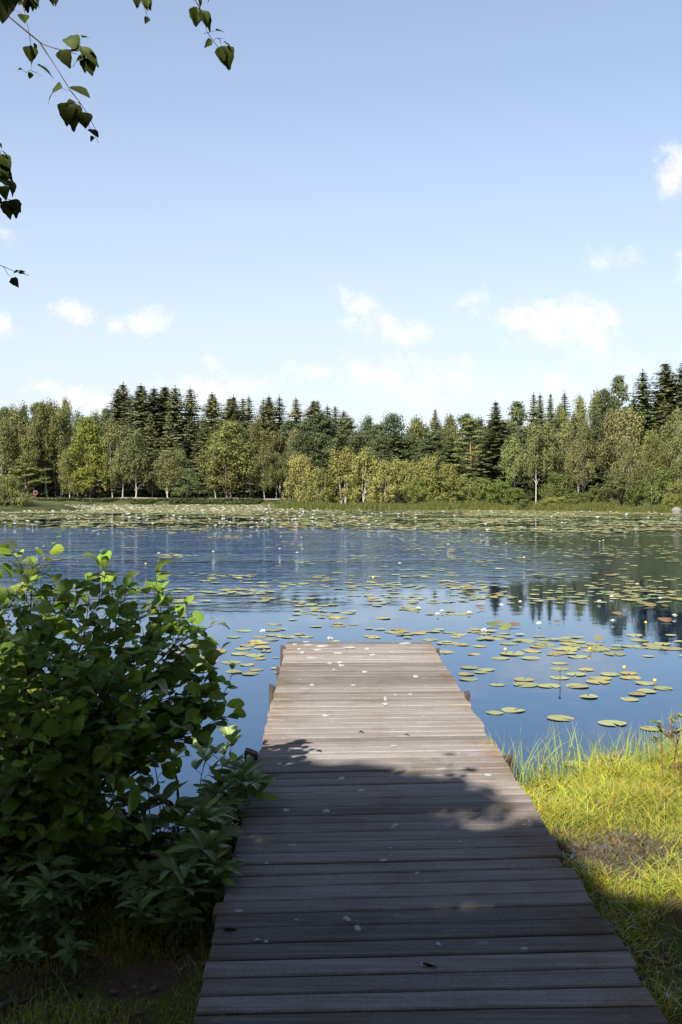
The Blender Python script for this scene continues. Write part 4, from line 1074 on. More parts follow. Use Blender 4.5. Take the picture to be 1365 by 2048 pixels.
for px, py, s, lab in ((718, 1466, .045, 'curled brown dry leaf on the sunlit planks, left of two'), (811, 1471, .035, 'small curled dry leaf on the sunlit planks, right of two'), (846, 1930, .05, 'grey withered leaf on the shaded near planks'), (448, 1862, .05, 'small brown leaf on the left edge of the near planks')):
    g = Geo(); p = on_deck(px, py); rng2 = np.random.default_rng(px)
    place_leaves(g, BIRCH_T, np.array([[0, 0, .006]]), np.array([[1.0, .3 * rng2.normal(), .05]]), np.array([[0, .5, 1.0]]), np.array([s]), rng2)
    tube(g, [(0, 0, .006), (-.012, .002, .006), (-.022, 0, .009)], [.0009, .0009, .0007], 4)
    tag(link('dry_leaf', g.mesh('dry_leaf', [M_DRY], True), None, p), lab, 'leaf')

# ------------------------------------------------------------------ water lilies
def pad_mesh(seed, curl=0.0, n=26, fold=0.0):
    rng = np.random.default_rng(seed); g = Geo()
    th = np.linspace(.16, 2 * np.pi - .16, n); wob = 1 + .03 * np.sin(th * 2 + rng.random() * 6) + .02 * rng.normal(size=n)
    rings = [(.0, .0), (.45, .0), (.85, 0.0), (1.0, 1.0)]
    V = []; T = []
    edge = np.clip(vnoise(th * 3, th * 0 + seed, .9, seed) * 1.6 - .55, 0, 1)
    for r, c in rings:
        for k, a in enumerate(th):
            z = curl * c * (.3 + .7 * math.sin(a * 2 + seed)) + fold * r * math.sin(a) + .004 * (r > .4) * math.sin(a * 5 + seed)
            V.append((r * wob[k] * math.cos(a), r * wob[k] * math.sin(a), z))
            e = edge[k] * (r > .8) * .9
            T.append(np.array([1, 1, 1]) * (1 - e) + np.array([1.25, .78, .45]) * e)
    F_ = [[q * n + k, (q + 1) * n + k, (q + 1) * n + k + 1, q * n + k + 1] for q in range(1, 3) for k in range(n - 1)]
    F3 = [[0, n + k, n + k + 1] for k in range(n - 1)]
    g.add(V, F_, 0, None, np.array(T))
    g.F.append(np.array(F3)); g.M.append(0)
    return g.mesh('lily_pad', [M_PAD], True)

PADS = [pad_mesh(s, .008 + .022 * (s % 3), 26) for s in range(6)]
PADS_UP = [pad_mesh(20 + s, .08, 26, .07) for s in range(3)]
PADC = (0.175, 0.195, 0.092)

rng = np.random.default_rng(404)
near_list = [(1027, 1421, 50), (990, 1426, 36), (1122, 1437, 52), (1225, 1447, 56), (1303, 1458, 44), (939, 1336, 35), (973, 1340, 35), (933, 1349, 32), (963, 1345, 30), (937, 1359, 36), (995, 1370, 32), (948, 1309, 24), (1001, 1317, 40), (1062, 1317, 40), (1024, 1308, 50),
             (1155, 1314, 40), (1120, 1327, 34), (1173, 1340, 32), (1120, 1338, 40), (1153, 1349, 45), (1049, 1360, 42), (1052, 1370, 52), (1097, 1372, 48), (1120, 1356, 40), (1155, 1373, 48), (1196, 1364, 50), (1201, 1357, 45), (1178, 1394, 40), (1221, 1349, 40), (1261, 1356, 40),
             (1258, 1347, 36), (1294, 1383, 40), (1327, 1377, 40), (1275, 1389, 36), (1260, 1399, 40), (1292, 1367, 40), (1150, 1529, 55), (1284, 1531, 40), (1090, 1290, 44), (1140, 1296, 40), (1198, 1300, 44), (1230, 1308, 50), (1318, 1296, 50), (1262, 1293, 40), (1345, 1298, 40),
             (347, 1306, 44), (434, 1302, 44), (410, 1315, 42), (417, 1323, 40), (404, 1330, 40), (398, 1341, 54), (347, 1347, 36), (468, 1344, 32), (463, 1325, 40), (495, 1330, 30), (501, 1348, 34), (480, 1308, 38), (510, 1311, 40), (533, 1303, 26), (520, 1318, 26), (513, 1340, 28), (553, 1337, 22), (557, 1346, 18), (380, 1296, 36), (330, 1290, 40),
             (553, 1316, 14), (905, 1287, 30), (925, 1290, 28), (960, 1293, 30)]
pads = []   # x, y, r, colour, kind
for px, py, w in near_list:
    p = on_z(px, py, 0); d = p[1]
    pads.append((p[0], p[1], w / 2 / F * d, 1.0, 'near'))
def dens(px, py):
    """how thickly the pads cover the water, read off the photo (photo pixels)"""
    v = np.zeros_like(px)
    def add(cx, cy, rx, ry, a):
        nonlocal v
        q = ((px - cx) / rx) ** 2 + ((py - cy) / ry) ** 2
        v = np.maximum(v, a * np.clip(1.25 - q, 0, 1))
    # near fields
    add(1130, 1255, 190, 40, .75); add(1300, 1225, 150, 45, .75); add(1010, 1262, 140, 30, .7); add(1100, 1215, 150, 26, .6); add(1200, 1290, 130, 24, .45)
    add(880, 1235, 110, 24, .45); add(740, 1255, 120, 22, .40); add(640, 1235, 90, 26, .30); add(440, 1285, 120, 26, .40); add(560, 1262, 90, 22, .45); add(1000, 1200, 120, 20, .35); add(820, 1262, 80, 16, .5)
    # mid-lake drifts
    for c in ((250, 1094, 34, 4, .9), (455, 1075, 56, 4, 1), (350, 1113, 44, 5, .9), (445, 1109, 24, 3, .9), (270, 1073, 40, 3, .9), (120, 1117, 30, 4, .6), (60, 1098, 40, 3, .6), (390, 1155, 80, 12, .45), (470, 1150, 50, 8, .6), (560, 1170, 60, 8, .5), (470, 1185, 70, 8, .5), (340, 1185, 60, 9, .5), (380, 1200, 50, 6, .6),
              (640, 1128, 60, 8, .5), (700, 1112, 70, 7, .5), (540, 1200, 40, 6, .4), (760, 1135, 50, 5, .6), (860, 1150, 80, 14, .5), (720, 1170, 90, 10, .4), (640, 1160, 40, 8, .5), (760, 1200, 90, 12, .45), (930, 1170, 80, 12, .5), (650, 1205, 60, 8, .4), (1090, 1150, 120, 10, .35), (1250, 1160, 120, 12, .35), (1000, 1120, 160, 8, .3), (860, 1100, 120, 6, .3), (1280, 1190, 100, 18, .5), (1180, 1185, 90, 12, .4)):
        add(*c)
    # the far field
    far = np.where(py < 1070, 1.0, 0.0)
    fz = np.interp(py, [1009, 1026, 1030, 1036, 1048, 1056, 1066, 1074], [1.0, 1.0, .45, .34, .30, .22, .05, 0])
    fr = np.interp(py, [1017, 1026, 1040, 1056, 1070, 1090, 1120], [1.0, 1.0, .62, .50, .42, .32, .12])
    k = np.clip((px - 480) / 260, 0, 1)
    v = np.maximum(v, fz * (1 - k) + fr * k * (np.clip((px - 620) / 350, .35, 1)) + 0 * far)
    return v
def scatter(n, y0, y1, rlo, rhi, thin):
    py = None
    # even in world area between depths y0..y1
    Yd = np.sqrt(rng.random(n) * (y1 ** 2 - y0 ** 2) + y0 ** 2); px = rng.uniform(-140, 1500, n); xx = (px - 682.5) / F * Yd
    py = 991 + F * CAM_Z / Yd
    dd = dens(px, py); cl = vnoise(xx * .45, Yd * .8, 1.6, 61) * .6 + vnoise(xx, Yd, 5.0, 62) * .6
    cl2 = np.clip((cl - .36) * 3.2, 0, 1.3)
    ok = (rng.random(n) < dd * cl2 * thin) & (lake_sd(xx, Yd) < -.3)
    ok |= (rng.random(n) < thin * .9) & (lake_sd(xx, Yd) < -.3) & (dd > .9)
    r = rlo + (rhi - rlo) * rng.random(n) ** 1.2
    return [(a, b, c, 1.0, 'far') for a, b, c in zip(xx[ok], Yd[ok], r[ok])]
A = scatter(7000, 10.7, 20, .065, .115, .55)
# thin out overlaps close by
taken = [(p[0], p[1], p[2]) for p in pads]
keep = []
for p in sorted(A, key=lambda q: q[1]):
    T_ = np.array(taken); d2 = (T_[:, 0] - p[0]) ** 2 + (T_[:, 1] - p[1]) ** 2
    if np.all(d2 > (.55 * (T_[:, 2] + p[2])) ** 2): keep.append(p); taken.append(p[:3])
pads += keep
pads += scatter(17000, 20, 48, .065, .135, .5)
pads += scatter(90000, 48, 192, .14, .36, 1.0)

# near ones are objects of their own, the 300 that show largest
def px_of(x, y): return 682.5 + F * x / y, 991 + F * CAM_Z / y
inframe = [p for p in pads if -20 < px_of(p[0], p[1])[0] < 1385]
inframe.sort(key=lambda p: -p[2] / p[1] * (2.0 if p[4] == 'near' else 1))
single = inframe[:284]; sset = set(id(p) for p in single); rest = [p for p in pads if id(p) not in sset]
SPECIAL = {(1027, 1421): 'larger lily pad of the pair lying close to the jetty on open water', (990, 1426): 'smaller notched lily pad of the pair lying close to the jetty', (1122, 1437): 'lone lily pad midway along the near open water right of the jetty', (1225, 1447): 'lone lily pad with water streaks behind, nearer the bank',
           (1303, 1458): 'lone lily pad nearest the tall grass of the right bank', (1150, 1529): 'lily pad half hidden by the grass blades of the right bank', (1284, 1531): 'pale lily pad showing behind the grass tips of the right bank', (995, 1370): 'single lily pad between the jetty and the bright cloud reflection',
           (398, 1341): 'widest lily pad in the cluster by the alder bush', (347, 1347): 'lily pad just outside the right edge of the alder bush', (948, 1309): 'small lily pad close to the far right corner of the jetty', (1178, 1394): 'lily pad below the cloud reflection, nearest of its cluster',
           (1260, 1399): 'nearest lily pad of the right-hand group of rounded pads', (1327, 1377): 'rightmost lily pad of the right-hand group of rounded pads'}
spec = {}
for (px, py), lab in SPECIAL.items():
    p = on_z(px, py, 0); spec[(round(p[0], 4), round(p[1], 4))] = lab
rng = np.random.default_rng(9)
for i, (x, y, r, c, kind) in enumerate(single):
    o = link('lily_pad', PADS[i % 6], None, (x, y, .003 + .003 * rng.random()))
    o.rotation_euler = (.012 * rng.normal(), .012 * rng.normal(), rng.random() * 6.28); o.scale = (r, r * (.86 + .2 * rng.random()), r)
    k = rng.random(); px, py = px_of(x, y)
    base = np.array(PADC) * (.8 + .4 * rng.random())
    brown = k < .04 and kind != 'near'; yel = .07 <= k < .30
    if brown: base = base * np.array([1.05, .68, .50])
    elif yel: base = base * np.array([1.22, .98, .75])
    o.color = (*base, 1)
    zone = 'left of the jetty' if px < 560 else ('beyond the end of the jetty' if px < 870 else ('in the right-hand lily field' if py < 1290 else 'on the open water right of the jetty'))
    lab = spec.get((round(x, 4), round(y, 4)))
    if lab is None:
        lab = ('browned lily pad floating ' if brown else ('yellowing lily pad floating ' if yel else 'round green lily pad floating ')) + zone
    tag(o, lab, 'lily pad', 'lily pads ' + zone)
# raised, standing pads: green undersides and brown edges
for i, (px, py, w, colr, tilt, lab) in enumerate(((985, 1252, 44, (.07, .10, .02), .5, 'dark green raised lily pad, leftmost of the standing clump'), (1012, 1255, 40, (.11, .15, .025), .45, 'bright green raised lily pad in the middle of the standing clump'), (1030, 1253, 46, (.17, .11, .05), .4, 'brown raised lily pad, rightmost of the standing clump'), (996, 1248, 40, (.20, .15, .07), .35, 'tan curled lily pad at the back of the standing clump'),
                                                   (962, 1220, 34, (.26, .12, .04), .35, 'orange curled lily pad by itself'), (1010, 1262, 36, (.13, .17, .045), .4, 'green raised lily pad at the front of the standing clump'), (1115, 1246, 24, (.16, .09, .03), .4, 'dark brown curled lily pad on the right field'), (1300, 1212, 50, (.20, .18, .07), .4, 'yellow-brown raised lily pad in the right field'), (1285, 1208, 40, (.08, .11, .03), .5, 'dark green raised lily pad in the right field'),
                                                   (1330, 1243, 50, (.19, .12, .06), .4, 'brown raised lily pad by the right edge beneath a white flower'), (1330, 1214, 30, (.10, .08, .03), .5, 'dark curled lily pad near the right edge'), (1200, 1280, 40, (.24, .22, .06), .35, 'raised yellowish lily pad in the middle of the right field'), (1235, 1230, 40, (.19, .14, .07), .35, 'reddish raised lily pad left of the brown ones at the right edge'))):
    p = on_z(px, py, 0); r = w / 2 / F * p[1]
    o = link('lily_pad', PADS_UP[i % 3], None, (p[0], p[1], .03)); o.scale = (r * .55, r * .55, r * .55); o.rotation_euler = (tilt * .3, .1 * rng.normal(), rng.random() * .8 - .4); o.color = (*[v * (.55 if colr[0] > colr[1] else .85) + .008 for v in colr], 1)
    tag(o, lab, 'lily pad', 'raised lily pads')
# all the small ones: one covering
g = Geo(); n = len(rest); Pq = np.array([(p[0], p[1], p[2]) for p in rest])
nv = 9; th = np.linspace(.2, 6.283 - .2, nv)
rot = rng.random(n) * 6.283
rr = Pq[:, 2][:, None] * (1 + .10 * rng.normal(size=(n, nv)))
tilt = rng.normal(size=(n, 2)) * .02
cx = rr * np.cos(th + rot[:, None]); cy = rr * np.sin(th + rot[:, None]) 
zz = .012 + np.abs(cx * tilt[:, :1] + cy * tilt[:, 1:]) + .02 * rng.random((n, 1)) * (Pq[:, 1:2] > 48) + 0.03 * Pq[:, 2:3] * np.sin(2 * th + rot[:, None]) ** 2 * (Pq[:, 1:2] > 40)
V = np.stack([Pq[:, :1] + cx, Pq[:, 1:2] + cy, zz], -1)
ctr = np.stack([Pq[:, 0], Pq[:, 1], np.full(n, .01)], -1)[:, None]
V = np.concatenate([ctr, V], 1)
b = np.arange(n)[:, None, None] * (nv + 1)
tri = np.array([[0, 1 + k, 2 + k] for k in range(nv - 1)])[None] + b
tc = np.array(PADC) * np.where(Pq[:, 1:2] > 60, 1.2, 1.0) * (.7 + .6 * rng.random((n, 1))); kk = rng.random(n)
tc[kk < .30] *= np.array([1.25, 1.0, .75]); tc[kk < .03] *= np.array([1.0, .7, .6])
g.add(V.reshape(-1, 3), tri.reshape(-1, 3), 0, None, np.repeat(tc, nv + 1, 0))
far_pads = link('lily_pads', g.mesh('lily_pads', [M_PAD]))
tag(far_pads, 'far field of lily pads covering the lake towards the other shore', kind='stuff')

# flowers
def flower_mesh(seed, petal, n1=8, n2=6):
    rng = np.random.default_rng(seed); g = Geo()
    for ring, (n, el, ln) in enumerate(((n1, .45, 1.0), (n2, 1.0, .85), (5, 1.3, .6))):
        for k in range(n):
            a = k * 6.283 / n + ring * .4 + rng.normal() * .08; e = el + rng.normal() * .08
            d = np.array([math.cos(a) * math.cos(e), math.sin(a) * math.cos(e), math.sin(e)])
            s = np.array([-math.sin(a), math.cos(a), 0]); nn = np.cross(d, s)
            V = [np.zeros(3), d * ln * .5 - s * .20 * ln + nn * -.03, d * ln * .5 + s * .20 * ln + nn * -.03, d * ln + nn * .12]
            g.add(np.array(V) + np.array([0, 0, .05]), [[0, 2, 3, 1]])
    return g.mesh('petals', [petal])
def heart_mesh():
    g = Geo(); th = np.linspace(0, 6.283, 10, endpoint=False)
    tube(g, [(0, 0, .05), (0, 0, .3), (0, 0, .38)], [.12, .17, .05], 9); return g.mesh('flower_heart', [M_YELLOW], True)
PET = [flower_mesh(s, M_PETAL) for s in range(3)]; PETP = flower_mesh(9, M_PINKPETAL); HEART = heart_mesh()
def ball_mesh(mat, name):
    g = Geo(); th = np.linspace(-1.5, 1.5, 7); tube(g, [(0, 0, .5 + .5 * math.sin(t)) for t in th], [max(.02, .5 * math.cos(t)) for t in th], 10); return g.mesh(name, [mat], True)
BALL = ball_mesh(M_YELLOW, 'flower_head')
WPOS = ['by the dark tree reflections on the right', 'left of the raised pads', 'beside the raised pads', 'in the middle of the lake', 'near the right edge', 'left of the jetty', 'beyond the end of the jetty']
wl = [(1224, 1197, 'white water lily, upper of a pair by the dark reflection'), (1199, 1207, 'white water lily, lower left of a pair by the dark reflection'), (1321, 1201, 'white water lily near the right edge by brown pads'), (1275, 1172, 'white water lily beyond the right-hand lily field'), (1079, 1252, 'white water lily beside the tilted pad right of the raised clump'),
      (939, 1230, 'white water lily standing left of the raised clump'), (885, 1227, 'white water lily, right of two behind the jetty corner'), (876, 1233, 'white water lily, left of two behind the jetty corner'), (968, 1266, 'white water lily in front of the raised clump'), (1226, 1247, 'small white water lily in the middle of the right field'), (1349, 1236, 'white water lily above the brown raised pad at right'),
      (837, 1221, 'small white water lily above the far end of the jetty'), (1200, 1085, 'white water lily, left of a pair far out at right'), (1207, 1083, 'white water lily, right of a pair far out at right'), (962, 1072, 'far white water lily right of centre on rippled water'), (897, 1091, 'white water lily on ripples below the point'), (1013, 1089, 'white water lily on dark ripples right of centre'),
      (1251, 1066, 'far white water lily on the right by dark water'), (1193, 1062, 'far small white water lily above the right-hand pair'), (800, 1130, 'white water lily on blue ripples in mid-lake'), (526, 1268, 'white water lily bud on a stalk left of the jetty end'), (594, 1108, 'white water lily in mid-lake, lower of two'), (605, 1101, 'white water lily in mid-lake, upper of two'), (560, 1100, 'white water lily left of the mid-lake pair'),
      (603, 1077, 'white water lily between the lily drifts at centre'), (318, 1109, 'white water lily at the tip of a lily drift on the left'), (427, 1106, 'white water lily on a short lily drift'), (88, 1095, 'white water lily, right of two above the bush'), (74, 1099, 'white water lily, left of two above the bush'), (1041, 1208, 'white bud among the lily pads right of centre'), (1003, 1215, 'white bud on a stem among pads by the dark reflection'), (660, 1283, 'small bud floating behind the jetty end')]
for i, (px, py, lab) in enumerate(wl):
    p = on_z(px, py, 0); o = empty('water_lily', (p[0], p[1], .02)); s = .05 if p[1] < 20 else .06
    o.scale = (s, s, s * 1.1); o.rotation_euler = (.1 * rng.normal(), .1 * rng.normal(), rng.random() * 6)
    link('petals', PET[i % 3], o); link('flower_heart', HEART, o); tag(o, lab, 'water lily', 'white water lilies')
yl = [(292, 1132, 'yellow water lily on ripples above the bush'), (1249, 1344, 'yellow lily bud on the open water at right'), (1180, 1306, 'orange-yellow lily flower above the cloud reflection'), (1011, 1307, 'small yellow lily bud between jetty and cloud reflection'), (1292, 1265, 'yellow lily flower on a tall stalk at the right'), (1310, 1371, 'small yellow bud on the right-hand group of pads'), (1049, 1119, 'yellow lily flower far out on the ripples'), (747, 1160, 'yellow bud on mid-lake ripples'), (1120, 1369, 'dark bud on a stalk before the cloud reflection')]
for i, (px, py, lab) in enumerate(yl):
    p = on_z(px, py, 0); h = .12 if 'stalk' in lab else .035
    o = empty('yellow_water_lily', (p[0], p[1], 0)); g = Geo(); tube(g, [(0, 0, -.05), (.004, 0, h * .5), (0, 0, h + .01)], [.005, .004, .004], 6)
    link('stalk', g.mesh('stalk', [M_GREENSTEM if 'dark' not in lab else M_TWIG], True), o)
    f = link('flower_head', BALL if 'dark' not in lab else ball_mesh(M_TWIG, 'flower_head'), o, (0, 0, h)); s = .034 if p[1] < 20 else .05
    if 'dark' in lab: s = .025
    f.scale = (s, s, s * .9); tag(o, lab, 'yellow water lily', 'yellow water lilies')
# far white dots: single flowers
def far_flower():
    g = Geo(); 
    for k in range(6):
        a = k * 1.047; d = np.array([math.cos(a), math.sin(a), .9]); s = np.array([-d[1], d[0], 0])
        g.add([(0, 0, 0), d * .6 - s * .34, d + np.array([0, 0, .15]), d * .6 + s * .34], [[0, 1, 2, 3]])
    return g
FFW = far_flower().mesh('far_flower', [M_PETAL]); FFP = far_flower().mesh('far_flower_pink', [M_PINKPETAL])
cnt = 0
while cnt < 250:
    k = rng.random()
    if k < .62: px = rng.uniform(-10, 620); py = np.interp(rng.random(), [0, .6, 1], [1010.6, 1030, 1056])
    elif k < .72: px = rng.uniform(500, 760); py = rng.uniform(1030, 1058)
    else: px = rng.uniform(620, 1365); py = 1019 + 9 * (px - 620) / 745 * .9 + rng.random() ** 2 * 42
    p = on_z(px, py, 0)
    if lake_sd(p[:1], p[1:2])[0] > -.5: continue
    pink = rng.random() < .05; s = (.09 + .08 * rng.random()) * (1 if p[1] > 70 else .75)
    o = link('water_lily', FFP if pink else FFW, None, (p[0], p[1], .03)); o.scale = (s, s, s); o.rotation_euler.z = rng.random() * 6
    zone = 'in the far lily field on the left' if px < 560 else ('in the far lily field before the point' if px < 900 else 'in the far lily field on the right')
    tag(o, ('tiny pink water lily ' if pink else 'tiny white water lily ') + zone, 'water lily', 'water lilies ' + zone); cnt += 1

g = Geo(); n = 700; pxs = rng.uniform(40, 640, n); pys = 1010.3 + 15 * rng.random(n) ** 1.3; Yf = F * CAM_Z / (pys - 991); xf = (pxs - 682.5) / F * Yf
ok = (lake_sd(xf, Yf) < -.4) & (vnoise(xf, Yf, 4.0, 33) > .35); xf, Yf = xf[ok], Yf[ok]
src = far_flower()
for a, b in zip(xf, Yf):
    s_ = .09 + .09 * rng.random(); ca, sa = math.cos(a * 7), math.sin(a * 7)
    for Vv, Ff in zip(src.V, src.F):
        g.add(np.stack([Vv[:, 0] * ca - Vv[:, 1] * sa, Vv[:, 0] * sa + Vv[:, 1] * ca, Vv[:, 2]], 1) * s_ + np.array([a, b, .04]), Ff - Ff.min())
tag(link('far_water_lilies', g.mesh('far_water_lilies', [M_PETAL])), 'hundreds of white water lilies dotting the pad carpet at the left far shore', kind='stuff')

# pale boulder at the right far shore and lifebuoy stand on the left
g = Geo(); rb = np.random.default_rng(4); th = np.linspace(-1.5, 1.5, 8)
tube(g, [(0, 0, .35 + .45 * math.sin(t)) for t in th], [max(.03, .5 * math.cos(t)) * (.9 + .2 * rb.random()) for t in th], 12)
p = on_z(1357, 1028, 0); tag(link('boulder', g.mesh('boulder', [M_STONE]), None, (p[0], p[1] + .5, -.1)), 'pale boulder at the water on the right far shore', 'boulder')
p = at(72, 991, 192.5); z0 = float(ground_z(p[:1], p[1:2])[0]); root = empty('lifebuoy_stand', (p[0], 192.5, z0)); tag(root, 'lifebuoy with red ring hung on a post by the left far path', 'lifebuoy')
g = Geo(); tube(g, [(0, 0, -.2), (0, 0, 1.7)], [.06, .06], 8); link('post', g.mesh('post', [M_POST]), root)
g = Geo(); a = np.linspace(0, 6.283, 22); tube(g, np.stack([.36 * np.cos(a), -.12 + 0 * a, 1.35 + .36 * np.sin(a)], 1), np.full(22, .09), 8, cap=False)
link('ring', g.mesh('ring', [plain_mat('faded_red', (.22, .07, .08), .6)], True), root)

# ------------------------------------------------------------------ overhanging birch: trunk behind the camera, shading crown, twigs dangling into view
def build_overhang():
    rng = np.random.default_rng(55)
    root = empty('overhanging_birch', (-3.6, -2.6, .3)); o = np.array(root.location)
    tag(root, 'overhanging birch whose leafy twigs dangle into the upper left sky', 'birch tree')
    gt = Geo(); gl = Geo()
    tp = bez((-3.6, -2.6, -.2), (-3.6, -2.9, 4), (-3.9, -3.3, 7.4), 12); tube(gt, tp - o, np.linspace(.17, .04, 12), 10)
    # crown clumps: each lies up-sun of a spot of the shaded shore
    C = []
    tries = 0
    while len(C) < N_CLUMP and tries < 40000:
        tries += 1
        x = rng.uniform(-9.0, 9.0); y = -10 + 20 * rng.random() ** .75
        if y > shade_edge(np.array(x)) + .15: continue
        zc = .25 + rng.uniform(3.2, 10)
        t = zc / SUN_DIR[2]; c = np.array([x, y, .25]) + SUN_DIR * t
        el = math.atan2(c[2] - CAM_Z, c[1]) if c[1] > .1 else 9
        if el < R(36): continue
        C.append(c)
    k = 0
    while k < 420:
        x = rng.uniform(-1.4, 1.5); y = rng.uniform(2.0, 6.1)
        if y > shade_edge(np.array(x)) - .05: continue
        zc = .25 + rng.uniform(3.6, 9); c = np.array([x, y, .25]) + SUN_DIR * (zc / SUN_DIR[2])
        if c[1] > .1 and math.atan2(c[2] - CAM_Z, c[1]) < R(36): continue
        C.append(c); k += 1
    C = np.array(C)
    # sun flecks: the gaps between the leaves, seen from the shaded planks
    flecks = [(500, 1662, .10), (1000, 1640, .13), (950, 1650, .08), (1050, 1618, .12), (905, 1622, .09), (932, 1812, .065), (885, 1820, .05), (960, 1806, .05), (1010, 1690, .06), (960, 1850, .05), (1190, 1970, .08), (1000, 1880, .06)]
    FL = np.array([(*on_deck(a, b)[:2], r * .85) for a, b, r in flecks])
    LC = []
    for c in C:
        off = norm(rng.normal(size=(100, 3))) * (rng.random((100, 1)) ** .45) * .38; off[:, 2] *= .7; LC.append(c + off)
    LC = np.concatenate(LC)
    gp = LC - SUN_DIR * ((LC[:, 2:3] - .26) / SUN_DIR[2])
    wob = .22 * (vnoise(gp[:, 0], gp[:, 1], .30, 77) - .5) + .10 * (vnoise(gp[:, 0], gp[:, 1], .10, 78) - .5)
    ok = gp[:, 1] < shade_edge(gp[:, 0]) - .05 + wob * 2.6 + .08 * rng.normal(size=len(gp))
    ok &= ~((gp[:, 0] < -.62) & (gp[:, 1] > 4.4) & (vnoise(gp[:, 0], gp[:, 1], .20, 83) > .67))
    ok &= ~((gp[:, 0] < -.66) & (gp[:, 0] > -1.3) & (gp[:, 1] > 5.35))
    for fx, fy, fr in FL:
        d = np.hypot((gp[:, 0] - fx) / 1.8, gp[:, 1] - fy) + .05 * (vnoise(gp[:, 0], gp[:, 1], .07, 79) - .5)
        ok &= (d > fr) | (rng.random(len(gp)) < .10)
    el = np.where(LC[:, 1] > .2, np.arctan2(LC[:, 2] - CAM_Z, np.maximum(LC[:, 1], .01)), 9)
    ok &= el > R(33)
    LC = LC[ok]
    leaves(gl, LC - o, rng.normal(size=LC.shape) * .7 + np.array([0, 0, .8]), .12 * (.7 + .6 * rng.random(len(LC))), rng)
    for c in C[(C[:, 2] < 8.5) & (C[:, 0] < -1.5)][::45]:
        i0 = int(np.clip((c[2] - 1.5) / 7.4 * 11, 3, 10)); s0 = tp[i0]
        tube(gt, bez(s0 - o, (s0 + c) / 2 - o + np.array([0, 0, .5]), c - o, 7), np.linspace(.035, .006, 7), 5)
    link('trunk', gt.mesh('trunk', [M_BIRCH], True), root)
    cr = link('crown', gl.mesh('crown', [M_TREE]), root); cr.color = (.03, .042, .010, 1)
    # dangling twigs: (stem points) and leaves (base px, tip px, length scale), all at their own depth
    def twig(depth, stems, lv, size=1.0):
        gs = Geo(); gf = Geo()
        def P(px, py, dd=0): return at(px, py, depth + dd) - o
        for pts, r in stems:
            Q = np.array([P(a, b, .02 * math.sin(i * 2.1)) for i, (a, b) in enumerate(pts)]); n = max(8, len(pts) * 3)
            t0 = np.linspace(0, 1, len(Q)); tt = np.linspace(0, 1, n)
            tube(gs, np.stack([np.interp(tt, t0, Q[:, c]) for c in range(3)], 1), np.linspace(r, r * .5, n), 6)
        for (bx, by, tx, ty, wide) in lv:
            b = P(bx, by); e = P(tx, ty, rng.uniform(-.012, .012)); d = e - b; ln = np.linalg.norm(d)
            toward = np.array([0, -1.0, .15]) * wide + np.array([rng.normal() * .2, 0, 1.0]) * (1 - wide) + np.cross(unit(d), [0, 1, 0]) * (1 - wide) * .8
            place_leaves(gf, BIRCH_T, b[None], d[None], unit(toward)[None], np.array([ln * (.85 if wide > .85 else 1)]), rng)
        tw = link('twig', gs.mesh('twig', [M_TWIG], True), root); link('leaves', gf.mesh('leaves', [M_BIRCHLEAF], True), tw)
    twig(2.6, [([(-60, -60), (-20, 0), (18, 33), (60, 68), (85, 88), (112, 97)], .0028), ([(78, 82), (100, 115), (118, 143), (142, 182)], .0019), ([(142, 182), (158, 202), (176, 228), (192, 260)], .0013), ([(158, 202), (165, 222), (180, 255), (198, 286)], .0009), ([(38, -20), (46, 10), (58, 62), (62, 85), (64, 130), (64, 142)], .0012), ([(62, 140), (52, 145), (44, 138)], .0008), ([(64, 142), (75, 146), (86, 154)], .0008), ([(22, 0), (28, 20), (40, 24), (44, 30)], .001), ([(112, 97), (140, 104), (165, 112)], .0012), ([(142, 182), (132, 180), (124, 176)], .0007), ([(160, 206), (152, 205), (146, 204)], .0007)],
         [(122, 100, 143, 132, .75), (160, 88, 118, 72, .95), (165, 75, 181, 70, .25), (163, 95, 135, 100, .9), (178, 110, 160, 90, .7), (180, 104, 194, 106, .3), (172, 115, 140, 116, .35), (172, 116, 162, 146, .9), (176, 116, 186, 156, .95), (165, 100, 200, 122, .6), (75, 130, 110, 149, .35), (124, 176, 85, 178, .3), (146, 172, 182, 194, .5), (150, 203, 122, 226, .9), (148, 205, 142, 270, 1.0), (136, 206, 129, 252, .9), (166, 224, 172, 256, .7), (181, 258, 198, 274, .5), (186, 272, 182, 283, .4), (62, 92, 60, 122, .7), (64, 92, 76, 115, .4), (44, 137, 36, 139, .6), (63, 145, 59, 158, .5), (46, 28, 50, 45, .7), (70, 86, 72, 102, .2)])
    twig(2.0, [([(-80, -100), (-10, -40), (14, 0)], .003)], [(8, 0, 4, 52, .9), (12, -30, 22, 26, .5), (-16, -10, -3, 36, .9)])
    twig(2.7, [([(30, -60), (60, -8), (75, 6)], .0014)], [(45, -20, 58, 22, .8), (52, -20, 36, 8, .8), (58, -10, 60, 21, .5), (66, -8, 74, 18, .6), (62, -8, 83, 7, .4), (100, -14, 110, 9, .8), (108, -12, 114, 6, .6), (68, -10, 66, 20, .6), (25, -20, 40, 5, .9)])
    twig(2.9, [([(262, -60), (275, -20), (288, 12), (296, 34)], .0012)], [(276, -14, 272, 21, 1.0), (268, -12, 280, 16, .9), (291, 2, 296, 22, .9), (296, 34, 291, 47, .5), (290, -4, 302, 12, .8)])
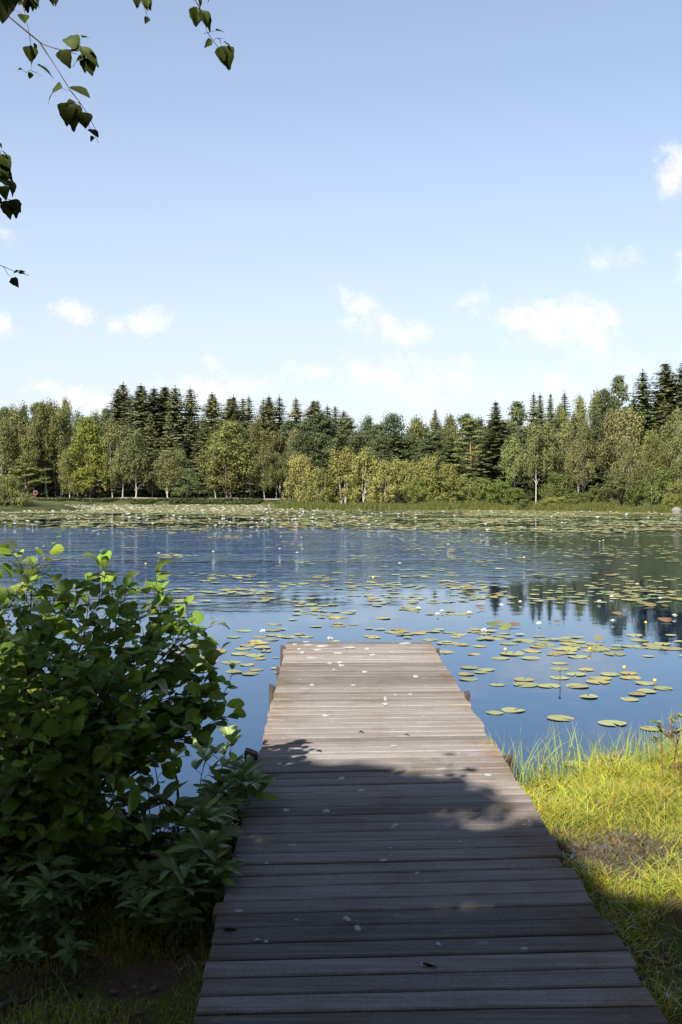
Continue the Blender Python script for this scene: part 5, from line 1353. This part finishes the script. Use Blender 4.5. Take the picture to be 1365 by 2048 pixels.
    twig(3.0, [([(360, -80), (380, -20), (391, 0), (402, 20), (411, 48), (413, 62), (424, 78), (437, 95)], .0017), ([(412, 66), (425, 63), (432, 61)], .0008), ([(426, 82), (432, 76), (436, 75)], .0007), ([(400, 10), (388, 0)], .0007)],
         [(393, 15, 380, 33, .95), (395, 15, 388, 54, .95), (394, 16, 396, 48, .6), (402, 20, 430, 50, .5), (404, 22, 416, 52, .8), (432, 61, 450, 62, .2), (411, 66, 409, 68, .3), (424, 81, 410, 90, .4), (430, 78, 450, 76, .5), (436, 76, 448, 84, .5), (448, 84, 474, 96, .4), (446, 92, 461, 136, .85), (440, 94, 450, 120, .7), (437, 97, 440, 114, .4), (448, 93, 462, 112, .7), (397, -4, 406, 11, .5), (416, -10, 422, 5, .4)])
    twig(2.8, [([(-60, 230), (-20, 270), (0, 300), (6, 330), (10, 365), (14, 398), (22, 400)], .0014), ([(2, 360), (10, 372), (14, 398)], .0009)],
         [(-4, 285, 6, 296, .4), (2, 300, 24, 316, .25), (0, 312, 22, 334, .7), (-10, 315, 26, 345, .9), (-8, 330, 18, 375, .9), (18, 360, 34, 383, .3), (0, 340, 28, 346, .6), (4, 372, 13, 398, .7), (16, 402, 12, 424, .8), (14, 404, 20, 440, .9), (20, 400, 44, 422, .6), (28, 402, 34, 430, .7), (-4, 395, 4, 410, .9), (10, 318, 24, 330, .5), (-6, 350, 8, 345, .8)])
    twig(3.1, [([(-60, 505), (-20, 525), (0, 530), (10, 534), (30, 543), (52, 549), (59, 551)], .0013), ([(8, 534), (16, 548), (24, 556)], .0009)], [(24, 556, 39, 576, .95), (28, 545, 38, 540, .7), (38, 545, 50, 541, .8), (40, 548, 51, 546, .5), (22, 558, 34, 570, .9)])
N_CLUMP = 2300
build_overhang()

# the wood the jetty starts from, behind the camera: it keeps the sky's light off the near shore
g = Geo(); rng = np.random.default_rng(66); LC = []
for k in range(520):
    a = rng.uniform(R(95), R(445 - 0)) if False else rng.uniform(R(150), R(390))
    rad = rng.uniform(7, 16); x, y = rad * math.cos(a), rad * math.sin(a)
    h = rng.uniform(.3, 13)
    off = norm(rng.normal(size=(110, 3))) * (rng.random((110, 1)) ** .45) * 1.25; LC.append(np.array([x, y, h]) + off)
LC = np.concatenate(LC)
gp = LC - SUN_DIR * ((LC[:, 2:3] - .26) / SUN_DIR[2])
ok = (gp[:, 1] < shade_edge(gp[:, 0]) - .3) | (gp[:, 0] > 5.5 + .38 * np.maximum(gp[:, 1] - 5, 0)) | (gp[:, 0] < -9)
ok &= (LC[:, 1] < np.abs(LC[:, 0]) * 1.5 - 3)
ok &= ~((gp[:, 0] > -.75) & (gp[:, 0] < 1.1) & (gp[:, 1] > 2.2) & (gp[:, 1] < 6.2))
LC = LC[ok & (LC[:, 2] > .1)]
leaves(g, LC, rng.normal(size=LC.shape) + np.array([0, 0, .6]), .34 * (.7 + .6 * rng.random(len(LC))), rng)
tag(link('wood_edge', g.mesh('wood_edge', [foliage_mat('wood_leaves', base=(.07, .10, .03), transl=.2, gloss=.005)])), 'leafy wood behind the near end of the jetty', kind='stuff')
